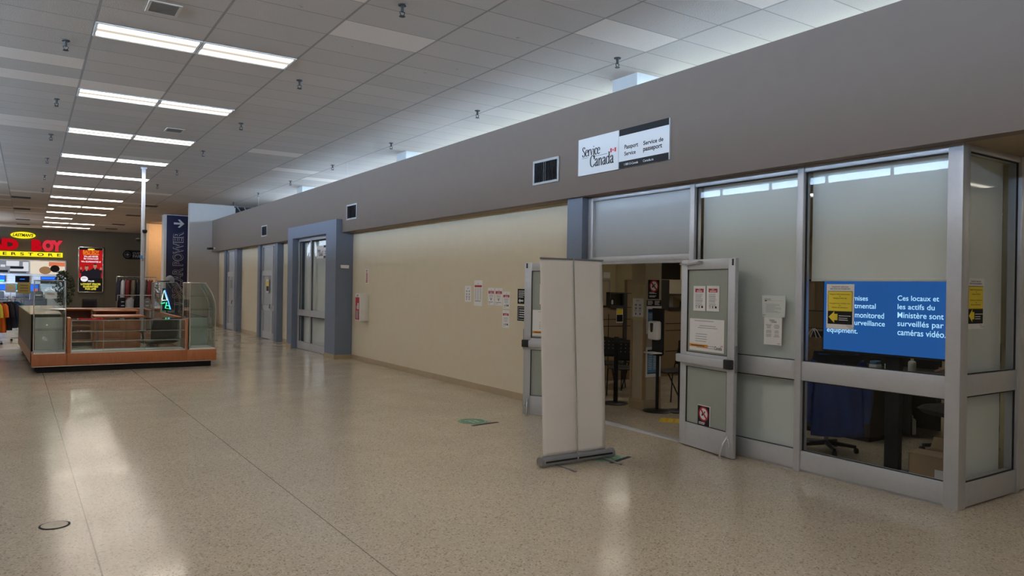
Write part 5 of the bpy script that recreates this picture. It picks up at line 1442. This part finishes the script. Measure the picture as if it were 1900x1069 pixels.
front(lambda b: b.text('8', 9.272, 1.455, 9.322, 1.54, 0, .02), 'numeral', 'sign_white', 10.573)
b = MB(); b.box(9.42, 9.585, 10.585, 10.594, 1.10, 1.385); add(b, 'notice', 'paper')
b = MB(); b.box(9.425, 9.575, 10.582, 10.586, 1.265, 1.36); add(b, 'notice_yellow_field', 'ink_yellow')
b = MB(); b.box(9.425, 9.575, 10.582, 10.586, 1.12, 1.255); add(b, 'notice_black_field', 'ink')
t = thing('service_counter', 'tan service counter with the number 7 and a tall pale screen', 'counter', (11.0, 10.6, 0)); add = local(t)
b = MB(); b.box(10.55, 12.2, 10.60, 10.68, .0, 1.36, .004); b.box(9.70, 9.82, 10.60, 10.68, 0, 1.93, .004); add(b, 'panel', 'partition_tan')
b = MB()
for z in (.50, .92, 1.06): b.box(10.75, 12.2, 10.594, 10.60, z, z + .012)
for z in (.62, 1.03, 1.16, 1.39, 1.665): b.box(9.70, 9.82, 10.594, 10.60, z, z + .010)
add(b, 'panel_joint', 'ink')
b = MB(); b.box(10.60, 10.82, 10.58, 10.75, 1.34, 1.95, .004); b.box(10.82, 12.2, 10.56, 10.80, 1.34, 1.385); b.box(10.82, 12.2, 10.58, 10.70, 1.635, 1.67); add(b, 'frame', 'dark_panel')
b = MB(); b.box(10.82, 12.2, 10.60, 10.63, 1.67, 1.955); b.box(10.82, 12.2, 11.2, 11.23, 1.36, 1.64); add(b, 'pale_screen', 'cream_wall')
b = MB(); b.box(11.10, 11.25, 10.555, 10.56, 1.39, 1.52); add(b, 'number_plate', 'ink')
front(lambda b: b.text('7', 11.145, 1.405, 11.205, 1.50, 0, .01), 'numeral', 'sign_white', 10.553)
b = MB(); b.tube([(10.98, 10.9, 1.385), (11.06, 10.9, 1.60)], .012, 6); b.box(11.08, 11.22, 10.86, 10.95, 1.40, 1.60, .01); add(b, 'monitor_arm', 'white_plastic')
b = MB(); b.box(10.84, 12.2, 11.6, 11.7, 1.98, 2.9); o = struct('trim_20', b, 'dark_panel')
d = shell('door_7')
b = MB(); b.box(11.60, 12.12, OY - .03, OY - .001, 0, 1.98); b.build('frame', 'steel_grey', d); b = MB(); b.box(11.66, 12.06, OY - .05, OY - .03, 0, 1.92); b.build('leaf', 'office_column', d)
b = MB(); b.box(11.90, 12.12, OY - .02, OY - .001, 2.02, 2.16, .004); o = b.build('wall_sign', 'white_paint'); tag(o, 'small white sign box above the inner office door', 'sign')
b = MB(); b.box(12.33, 12.45, 11.4, OY - .01, 0, 2.93); struct('trim_21', b, 'office_wall')
# big screen on a floor stand
t = thing('display_screen', 'large blue information screen behind the shopfront glass', 'screen', (7.02, 3.90, 0)); add = local(t)
b = MB(); b.box(6.985, 7.05, 3.17, 4.615, 1.135, 1.965, .006); scn = add(b, 'housing', 'black_plastic')
b = MB(); b.box(6.982, 6.986, 3.185, 4.60, 1.155, 1.95); add(b, 'picture', 'screen_blue')
def tl(b, s, ya, yb, z0, z1): b.text(s, -ya, z0, -yb, z1, 0, .008)
def words_(b):
    ya = 4.560
    tl(b, 'These premises', ya, 4.118, 1.656, 1.720); tl(b, 'and departmental', ya, 4.036, 1.578, 1.645); tl(b, 'assets are monitored', ya, 3.951, 1.500, 1.556)
    tl(b, 'by video surveillance', ya, 3.941, 1.408, 1.475); tl(b, 'equipment.', ya, 4.220, 1.322, 1.385)
    y2 = 3.820
    tl(b, 'Ces locaux et', y2, 3.435, 1.681, 1.731); tl(b, 'les actifs du', y2 - .002, 3.473, 1.599, 1.649); tl(b, 'Ministère sont', y2 - .002, 3.392, 1.516, 1.571)
    tl(b, 'surveillés par des', y2 - .002, 3.262, 1.420, 1.490); tl(b, 'caméras vidéo.', y2 - .004, 3.372, 1.350, 1.408)
b = MB(); words_(b); b.xform(Matrix.Translation((6.979, 0, 0)) @ FR['right']); add(b, 'lettering', 'screen_text')
b = MB(); b.box(7.05, 7.12, 3.83, 3.97, .03, 1.6, .004); add(b, 'stand_post', 'black_matte')
b = MB(); b.box(7.0, 7.2, 3.78, 4.02, .0, .03, .006); add(b, 'stand_base', 'black_plastic')
# office chair with the blue jacket
oc = leather_chair('office_chair', 'black office chair by the shopfront glass, carrying a blue jacket', (7.36, 4.80, 0), math.radians(140), .95, 'black_fabric')
t = thing('jacket', 'blue jacket hung over the back of the office chair by the glass', 'jacket', (7.36, 4.80, 0), math.radians(140))
def jk(u, v, s):
    w = .54 * (1 - .25 * (1 - v) ** 2); a = (u - .5) * 2
    top = 1.10 - v * .86
    y = .34 + s * .055 + .05 * v * s - .06 * a * a * (s > 0) + .012 * math.sin(u * 19 + 4 * v)
    return (a * w / 2, y if s > 0 else .34 - .11 + .03 * v, top if s > 0 else 1.10 - v * .40)
b = MB(); b.grid(lambda u, v: jk(u, v, 1), 18, 14); b.grid(lambda u, v: jk(1 - u, v, -1), 18, 8)
b.grid(lambda u, v: ((u - .5) * .54 * .75, .23 + .165 * v, 1.10 + .012 * math.sin(PI * v)), 18, 4)
o = b.build('body', 'denim', t); m = o.modifiers.new('t', 'SOLIDIFY'); m.thickness = .008
for s in (-1, 1):
    b = MB(); b.tube([(s * .22, .36, 1.02), (s * .29, .36, .90), (s * .31, .34, .62), (s * .29, .33, .38)], [.05, .062, .055, .048], 10); b.build('sleeve', 'denim', t)
leather_chair('office_chair', 'black office chair at the dark desk beyond the big screen', (8.45, 3.98, 0), math.radians(250), .95, 'black_fabric')
# carton
t = thing('cardboard_box', 'open cardboard carton on the office floor behind the corner pane', 'box', (7.2, 3.4, 0)); add = local(t)
b = MB()
x0, x1, y0, y1, h = 7.0, 7.42, 3.13, 3.70, .24
b.box(x0, x0 + .006, y0, y1, 0, h); b.box(x1 - .006, x1, y0, y1, 0, h); b.box(x0, x1, y0, y0 + .006, 0, h); b.box(x0, x1, y1 - .006, y1, 0, h); b.box(x0, x1, y0, y1, 0, .006); add(b, 'body', 'cardboard')
for k, p in enumerate(([(x0 - .02, h + .004), (x0 + .20, h + .012), (x0 + .20, h + .018), (x0 - .02, h + .010)], [(x1 + .06, h + .10), (x1 - .006, h), (x1, h), (x1 + .066, h + .10)])):
    b = MB(); b.prism(p, 'y', y0 - .01, y1 + .01); add(b, 'flap', 'cardboard')
b = MB(); b.box(x0 - .0015, x0, 3.30, 3.46, .05, .13); add(b, 'shipping_label', 'paper')
# dark desk with the things on it, partitions and the seated clerk
t = thing('office_desk', 'long dark office desk with closed front beyond the big screen', 'desk', (9.3, 4.9, 0)); add = local(t)
b = MB(); b.box(8.90, 9.72, 3.35, 6.6, .75, .78, .004); add(b, 'top', 'dark_panel')
b = MB(); b.box(8.93, 8.96, 4.70, 6.6, .04, .75); add(b, 'front_panel', 'black_matte')
for y in (3.38, 6.52):
    b = MB(); b.box(8.93, 9.7, y, y + .04, 0, .75); add(b, 'end_panel', 'dark_panel')
t = thing('pedestal_cabinet', 'dark low cabinet standing behind the chair with the blue jacket', 'cabinet', (8.45, 5.3, 0)); add = local(t)
b = MB(); b.box(8.22, 8.70, 4.80, 5.75, .06, .70, .004); add(b, 'body', 'dark_panel'); b = MB(); b.box(8.24, 8.68, 4.82, 5.73, .0, .06); add(b, 'plinth', 'black_matte')
b = MB(); b.box(8.20, 8.72, 4.78, 5.77, .70, .72, .003); add(b, 'top', 'black_plastic')
for k in (0, 1):
    b = MB(); b.box(8.212, 8.222, 4.83 + k * .46, 5.26 + k * .46, .09, .68, .002); add(b, 'door', 'dark_panel')
def pump(name, label, x, y, z, r, h, m):
    t = thing(name, label, 'bottle', (x, y, z))
    b = MB(); b.lathe([(r * .92, 0), (r, .01), (r, h * .62), (r * .85, h * .70), (r * .35, h * .76), (r * .35, h * .80)], 0, 0, 0, 20); b.build('body', m, t)
    b = MB(); b.lathe([(r * .42, h * .79), (r * .42, h * .86), (r * .14, h * .88), (r * .14, h * .96)], 0, 0, 0, 14); b.tube([(0, 0, h * .97), (-r * 1.0, 0, h * .97), (-r * 1.25, 0, h * .92)], r * .13, 6); b.build('pump', 'white_plastic', t)
pump('pump_bottle', 'white pump bottle standing beyond the carton on the office floor', 9.20, 4.84, 0, .055, .27, 'white_plastic')
pump('pump_bottle', 'grey pump bottle in the shade beside the dark low cabinet', 8.82, 4.98, 0, .05, .26, 'cloth_grey')
pump('desk_bottle', 'clear sanitizer bottle on the dark desk under the blue screen', 9.05, 4.76, .78, .045, .20, 'paper_pale')
for k, (y, w_, h_, m, lab) in enumerate(((5.02, .10, .085, 'paper', 'white stack of small cartons on the dark desk'), (5.22, .10, .06, 'paper', 'white small carton with a blue lid on the dark desk'), (5.40, .16, .02, 'paper', 'white paper pad lying on the dark desk'), (5.58, .15, .015, 'paper', 'white papers lying near the bag on the dark desk'))):
    b = MB(); b.box(8.98, 9.10, y - w_ / 2, y + w_ / 2, .781, .781 + h_, .003); o = b.build('desk_item', m); tag(o, lab, 'box')
b = MB(); b.box(8.985, 9.095, 5.175, 5.265, .8415, .885, .006); o = b.build('carton_lid', 'ink_blue'); tag(o, 'blue block on top of the small white carton on the desk', 'box')
t = thing('monitor', 'black computer monitor on the dark desk under the blue screen', 'monitor', (9.3, 5.25, .78)); add = local(t)
b = MB(); b.box(9.28, 9.31, 5.0, 5.52, .90, 1.12, .006); add(b, 'panel', 'black_plastic'); b = MB(); b.box(9.31, 9.34, 5.22, 5.30, .80, 1.0); b.box(9.22, 9.42, 5.14, 5.38, .781, .792, .003); add(b, 'stand', 'black_plastic')
for y, z, w_, h_, lab in ((5.60, 1.02, .16, .03, 'white sheet pinned on the dark board behind the desk'), (5.46, .97, .14, .09, 'tan card pinned on the dark board behind the desk'), (5.24, .99, .16, .07, 'white card pinned on the dark board, nearest the pump bottle')):
    b = MB(); b.box(9.705, 9.71, y - w_ / 2, y + w_ / 2, z, z + h_); o = b.build('pinned_card', 'paper' if 'white' in lab else 'cardboard'); tag(o, lab, 'card')
t = thing('desk_screen', 'dark low privacy board standing along the back of the office desk', 'partition', (9.75, 5.4, 0)); add = local(t)
b = MB(); b.box(9.712, 9.75, 4.75, 6.6, .0, 1.18, .004); add(b, 'board', 'black_matte'); b = MB(); b.box(9.71, 9.755, 4.75, 6.6, 1.18, 1.2); add(b, 'top_rail', 'steel_grey')
t = thing('office_partition', 'tan office partition with pinned sheets behind the desk', 'partition', (10.3, 6.6, 0)); add = local(t)
b = MB(); b.box(10.30, 10.36, 5.2, 8.0, 0, 1.92, .004); add(b, 'panel', 'partition_tan')
b = MB()
for z in (.7, 1.18, 1.45): b.box(10.294, 10.30, 5.2, 8.0, z, z + .012)
for y in (5.9, 6.72): b.box(10.29, 10.37, y, y + .04, 0, 1.95)
b.box(10.29, 10.37, 5.2, 8.0, 1.92, 1.95); add(b, 'frame', 'dark_panel')
for y, z, w_, h_, m, lab in ((7.05, 1.47, .22, .42, 'cardboard', 'beige sheet pinned high on the tan partition'), (7.32, 1.50, .16, .32, 'paper_pale', 'white sheet with a red block pinned on the tan partition'), (7.22, 1.22, .18, .20, 'paper_pale', 'small white sheet pinned low on the tan partition')):
    b = MB(); b.box(10.287, 10.293, y - w_ / 2, y + w_ / 2, z, z + h_); o = b.build('pinned_sheet', m); tag(o, lab, 'notice')
    if 'red' in lab: b = MB(); b.box(10.283, 10.287, y - .05, y + .05, z + .12, z + .22); b.build('red_block', 'ink_red', o)
t = thing('paper_bag', 'brown paper bag with pale string handles on the desk left of the screen', 'bag', (9.30, 6.28, .78)); add = local(t)
def bag(u, v):
    a = 2 * PI * u; k = 1 / max(abs(math.cos(a)), abs(math.sin(a))) ** .8
    return (9.30 + .085 * math.cos(a) * k * (1 - .25 * v) + .006 * math.sin(v * 14 + a * 3), 6.28 + .13 * math.sin(a) * k * (1 - .06 * v) + .006 * math.sin(v * 11 + a * 5), .782 + .33 * v)
b = MB(); b.grid(bag, 32, 12); add(b, 'body', 'kraft_paper')
for s in (-1, 1):
    b = MB(); b.tube([(9.30 + s * .05, 6.20, 1.10), (9.30 + s * .03, 6.25, 1.20), (9.30 + s * .02, 6.28, 1.235), (9.30 + s * .03, 6.32, 1.19), (9.30 + s * .05, 6.37, 1.10)], .005, 6); add(b, 'handle', 'paper')
# seated clerk, mostly hidden by the screen and the corner post: one continuous skinned body
def person():
    t = thing('person', 'person seated at the dark desk, one hand resting on the desk top', 'person', (10.15, 4.05, 0))
    J = {'pelvis': (0, 0, .56, .15, .13), 'belly': (-.01, 0, .74, .145, .115), 'chest': (-.02, 0, .98, .155, .12), 'neck': (-.03, 0, 1.17, .058, .058), 'head': (-.06, 0, 1.29, .080, .088), 'crown': (-.05, 0, 1.40, .075, .085)}
    E_ = [('pelvis', 'belly'), ('belly', 'chest'), ('chest', 'neck'), ('neck', 'head'), ('head', 'crown')]
    for s, n in ((1, 'l'), (-1, 'r')):
        hand = (-.66, .50, .835) if s > 0 else (-.50, -.16, .83)
        elb = (-.38, .32, .86) if s > 0 else (-.20, -.30, .84)
        J['sh' + n] = (-.02, s * .185, 1.08, .062, .062); J['el' + n] = (*elb, .042, .042); J['wr' + n] = (*hand, .026, .024)
        hd = (Vector(hand) - Vector(elb)).normalized()
        J['pa' + n] = (*(Vector(hand) + hd * .06 + Vector((0, 0, -.012))), .036, .018)
        E_ += [('chest', 'sh' + n), ('sh' + n, 'el' + n), ('el' + n, 'wr' + n), ('wr' + n, 'pa' + n)]
        J['hi' + n] = (-.02, s * .09, .54, .085, .085); J['kn' + n] = (-.42, s * .11, .53, .058, .058); J['an' + n] = (-.40, s * .11, .09, .038, .038); J['to' + n] = (-.54, s * .12, .04, .036, .03)
        E_ += [('pelvis', 'hi' + n), ('hi' + n, 'kn' + n), ('kn' + n, 'an' + n), ('an' + n, 'to' + n)]
        side = Vector((-hd.y, hd.x, 0)).normalized(); base = Vector(J['pa' + n][:3])
        for k, off, ln in ((0, -.030, .070), (1, -.010, .080), (2, .010, .076), (3, .028, .060)):
            p1 = base + side * off + hd * .030; p2 = p1 + hd * ln * .5 + Vector((0, 0, -.004)); p3 = p1 + hd * ln + Vector((0, 0, -.020))
            for q, p in enumerate((p1, p2, p3)): J['f%d%d%s' % (k, q, n)] = (*p, .0095 - q * .0012, .009 - q * .0012)
            E_ += [('pa' + n, 'f%d0%s' % (k, n)), ('f%d0%s' % (k, n), 'f%d1%s' % (k, n)), ('f%d1%s' % (k, n), 'f%d2%s' % (k, n))]
        p1 = Vector(hand) + hd * .02 - side * .035 * s; p2 = p1 + hd * .035 - side * .022 * s; p3 = p2 + hd * .03 - side * .004 * s
        for q, p in enumerate((p1, p2, p3)): J['th%d%s' % (q, n)] = (*p, .011 - q * .001, .011 - q * .001)
        E_ += [('wr' + n, 'th0' + n), ('th0' + n, 'th1' + n), ('th1' + n, 'th2' + n)]
    keys = list(J); me = bpy.data.meshes.new('body')
    me.from_pydata([J[k][:3] for k in keys], [(keys.index(a), keys.index(c)) for a, c in E_], [])
    o = bpy.data.objects.new('body', me); COL.objects.link(o); o.parent = t
    sk = o.modifiers.new('skin', 'SKIN'); sk.use_smooth_shade = True
    for i, k in enumerate(keys):
        me.skin_vertices[0].data[i].radius = J[k][3:5]
        me.skin_vertices[0].data[i].use_root = (k == 'pelvis')
    ss = o.modifiers.new('sub', 'SUBSURF'); ss.levels = 2; ss.render_levels = 2
    me.materials.append(M['skin'])
    # clothes and hair
    b = MB(); b.lathe([(.17, .50), (.175, .60), (.160, .76), (.185, .98), (.175, 1.08), (.09, 1.165), (.062, 1.18)], -.015, 0, 0, 24); b.build('shirt', 'cloth_navy', t)
    for s in (-1, 1):
        elb = (-.38, .32, .86) if s > 0 else (-.20, -.30, .84)
        b = MB(); b.tube([(-.02, s * .14, 1.08), (-.03, s * .20, 1.07), (elb[0] * .6, (s * .2 + elb[1]) / 2 + s * .02, .96), elb], [.075, .078, .062, .056], 12); b.build('sleeve', 'cloth_navy', t)
        b = MB(); b.tube([(-.0, s * .09, .55), (-.30, s * .105, .545), (-.43, s * .11, .52), (-.41, s * .11, .30), (-.40, s * .11, .10)], [.098, .082, .072, .058, .05], 12); b.build('trouser_leg', 'cloth_black', t)
    b = MB()
    b.grid(lambda u, v: (-.035 + (.100 - .012 * (v < .3)) * math.sin(PI * v * .62) * math.cos(2 * PI * u) + .012, .092 * math.sin(PI * v * .62) * math.sin(2 * PI * u), 1.36 + .105 * math.cos(PI * v * .62) - .05 * v * max(0, math.cos(2 * PI * u))), 24, 10)
    b.build('hair', 'hair', t)
    # face: eyes, nose, mouth, ears looking towards the shopfront
    b = MB()
    for s in (-1, 1): b.lathe([(.003, -.011), (.011, -.004), (.011, .004), (.003, .011)], s * .030, 1.325, -.132, 10, axis='x')
    b.build('eyes', 'ink', t)
    b = MB(); b.prism([(-.130, 1.325), (-.165, 1.282), (-.130, 1.275)], 'y', -.013, .013); b.build('nose', 'skin', t)
    b = MB(); b.box(-.142, -.130, -.024, .024, 1.242, 1.252, .003); b.build('mouth', 'ink_red', t)
    for s in (-1, 1):
        b = MB(); b.lathe([(.012, -.008), (.028, 0), (.012, .008)], -.05, 1.31, s * .088, 12, axis='y'); b.build('ear', 'skin', t)
person()
leather_chair('office_chair', 'black office chair under the seated clerk', (10.19, 4.05, 0), math.radians(-90), .95, 'black_fabric')
# ------------------------------------------------------------------ ceiling fittings
ROWS = [3.11 + 3.66 * k for k in range(-3, 14)]
def clight(cx, cy, label):
    t = thing('ceiling_light', label, 'ceiling light', (cx, cy, CEIL), group='ceiling lights of the corridor')
    b = MB()
    for q in ((-.605, .605, -.298, -.272), (-.605, .605, .272, .298), (-.605, -.575, -.272, .272), (.575, .605, -.272, .272)): b.box(*q, -.010, -.001)
    b.build('frame', 'white_paint', t)
    b = MB(); b.box(-.575, .575, -.272, .272, -.006, -.002); b.build('diffuser', 'lamp_panel', t)
    return t
first = None
for k, y in enumerate(ROWS):
    for s, x in enumerate((1.247, 2.466)):
        if k == 14 - 1 - 0 and s == 1 and False: continue
        yy = y
        if s == 1 and abs(y - 43.4) < 1.2: continue           # one panel of the pair is missing here
        n = k - 2
        order = ('nearest', 'second', 'third', 'fourth', 'fifth', 'sixth', 'seventh', 'eighth', 'ninth', 'tenth', 'eleventh', 'twelfth')
        side = 'left' if s == 0 else 'right'
        kk = round((y - 10.43) / 3.66)
        lab = ('lit ceiling panel, %s light of the %s row counted from the camera' % (side, order[kk])) if 0 <= kk < 12 else 'lit ceiling panel behind the camera, %s light of its row' % side
        if first is None: o = first = clight(x, yy, lab)
        else: o = dup(first, (x, yy, CEIL), None, lab)
def sprinkler(x, y, label):
    t = thing('sprinkler', label, 'sprinkler', (x, y, CEIL), group='sprinkler heads on the corridor ceiling')
    b = MB(); b.lathe([(.045, -.012), (.05, -.001)], 0, 0, 0, 14); b.build('escutcheon', 'sprinkler_metal', t)
    b = MB(); b.tube([(0, 0, -.005), (0, 0, -.08)], [.020, .016], 8); b.tube([(0, 0, -.065), (-.03, 0, -.085), (-.02, 0, -.115), (0, 0, -.125)], .006, 6); b.tube([(0, 0, -.065), (.03, 0, -.085), (.02, 0, -.115), (0, 0, -.125)], .006, 6); b.build('head', 'sprinkler_metal', t)
    b = MB(); b.lathe([(.034, -.004), (.036, .0), (.030, .004)], 0, 0, -.128, 12); b.build('deflector', 'sprinkler_metal', t)
    return t
sp0 = None
words_n = ('first', 'second', 'third', 'fourth', 'fifth', 'sixth', 'seventh')
for lane, x in (('left of the lights', .37), ('between the lights and the bulkhead', 3.43), ('close to the bulkhead', 6.60)):
    for k in range(7):
        y = 7.48 + 3.69 * k
        if x == .37 and k == 0: continue
        lab = 'dark sprinkler head %s, %s one from the camera' % (lane, words_n[k - (1 if x == .37 else 0)])
        if sp0 is None: sp0 = sprinkler(x, y, lab)
        else: dup(sp0, (x, y, CEIL), None, lab)
def diffuser(label, x, y, w, d, m='diffuser_paint', n=9):
    t = thing('ceiling_diffuser', label, 'air vent', (x, y, CEIL), group='air diffusers in the ceiling')
    b = MB(); f = .03
    for q in ((-w/2, w/2, -d/2, -d/2 + f), (-w/2, w/2, d/2 - f, d/2), (-w/2, -w/2 + f, -d/2 + f, d/2 - f), (w/2 - f, w/2, -d/2 + f, d/2 - f)): b.box(*q, -.012, -.001)
    b.build('frame', m, t)
    b = MB(); b.box(-w/2 + f, w/2 - f, -d/2 + f, d/2 - f, -.003, -.001); b.build('duct_opening', 'vent_dark', t)
    for k in range(n):
        y_ = -d/2 + f + (k + .5) * (d - 2*f) / n
        b = MB(); b.prism([(y_ - .010, -.004), (y_ - .008, -.004), (y_ + .008, -.012), (y_ + .006, -.012)], 'x', -w/2 + f, w/2 - f); b.build('louvre', 'louvre_grey' if m == 'diffuser_paint' else m, t)
    return t
diffuser('pale square air diffuser just before the nearest pair of lights', 1.25, 9.18, .34, .40)
diffuser('pale air diffuser between the second and third pairs of lights', 2.47, 16.4, .34, .40)
for y, nm in ((33.5, 'nearest'), (38.9, 'second'), (45.7, 'third'), (49.8, 'last')):
    diffuser('dark slot diffuser left of the far lights, %s one' % nm, -.26, y, .62, .62, 'vent_dark', 4)
    diffuser('dark slot diffuser right of the far lights, %s one' % nm, 4.13, y, .62, .62, 'vent_dark', 4)
# security camera at the far end of the bulkhead
t = thing('security_camera', 'small dark security camera at the far end of the bulkhead', 'camera', (6.05, 30.4, 3.08)); add = local(t)
b = MB(); b.tube([(6.11, 30.4, 3.10), (5.98, 30.4, 3.08)], .03, 8); add(b, 'bracket', 'white_paint'); b = MB(); b.tube([(6.02, 30.4, 3.08), (5.80, 30.2, 3.06)], .045, 10); add(b, 'body', 'dark_panel')
# thin wires hanging by the bulkhead
for y, lab in ((17.9, 'thin wire hanging from the ceiling behind the bulkhead, nearer one'), (26.5, 'thin wire hanging from the ceiling behind the bulkhead, farther one')):
    b = MB(); b.tube([(6.75, y, CEIL - .001), (6.76, y + .02, 4.6), (6.74, y, 4.2), (6.75, y + .02, 3.9)], .003, 6); o = b.build('hanging_wire', 'vent_paint'); tag(o, lab, 'wire')
# lamps of the showroom and an added, unseen one lighting the peach wall, alcove light
for i, (x, y) in enumerate(((-2.5, 54.6), (.5, 54.6), (-2.5, 57), (.5, 57), (3.2, 55.6))):
    t = thing('store_light', 'bright ceiling light panel inside the far store', 'ceiling light', (x, y, 4.195), group='ceiling lights of the far store')
    b = MB(); b.box(-.62, .62, -.31, .31, -.01, .0); b.build('frame', 'white_paint', t); b = MB(); b.box(-.59, .59, -.28, .28, -.018, -.010); b.build('diffuser', 'store_lamp_panel', t)
t = thing('alcove_light', 'white ceiling light panel in the recess around the corner', 'ceiling light', (8.72, 1.85, BZ0), group=None)
b = MB(); b.box(-.32, .32, -.32, .32, -.012, -.0005); b.build('frame', 'white_paint', t); b = MB(); b.box(-.29, .29, -.29, .29, -.016, -.012); b.build('diffuser', 'office_lamp_panel', t)
t = thing('added_downlight', 'added unseen warm downlight for the peach wall beside the banner column', 'downlight', (6.0, 42.2, CEIL))
b = MB(); b.lathe([(.13, -.02), (.14, -.001)], 0, 0, 0, 20); b.build('trim_ring', 'white_paint', t)
ld = bpy.data.lights.new('warm_lamp', 'AREA'); ld.shape = 'DISK'; ld.size = .24; ld.energy = 75; ld.color = (1.0, .62, .30)
lo = bpy.data.objects.new('warm_lamp', ld); COL.objects.link(lo); lo.parent = t; lo.location = (0, 0, -.025); lo.rotation_euler = (math.radians(25), 0, 0)
# signs across the corridor, seen mirrored in the glass
t = thing('lit_shop_sign', 'white lit shop name on the bulkhead across the corridor', 'sign', (-2.39, 45.1, 3.4)); add = local(t)
b = MB(); b.text('PLANET', 42.3, 3.46, 47.9, 4.36, .005, .03, depth=.08); b.xform(Matrix.Translation((-2.39, 0, 0)) @ FR['left']); add(b, 'letters', 'planet_white')
t = thing('shop_lettering', 'dark shop lettering on the bulkhead across the corridor', 'sign', (-2.39, 12, 3.3)); add = local(t)
b = MB(); b.text('o Comfo', 10.55, 3.32, 14.4, 3.92, .003, .02, depth=.03); b.xform(Matrix.Translation((-2.39, 0, 0)) @ FR['left']); add(b, 'letters', 'dark_panel')
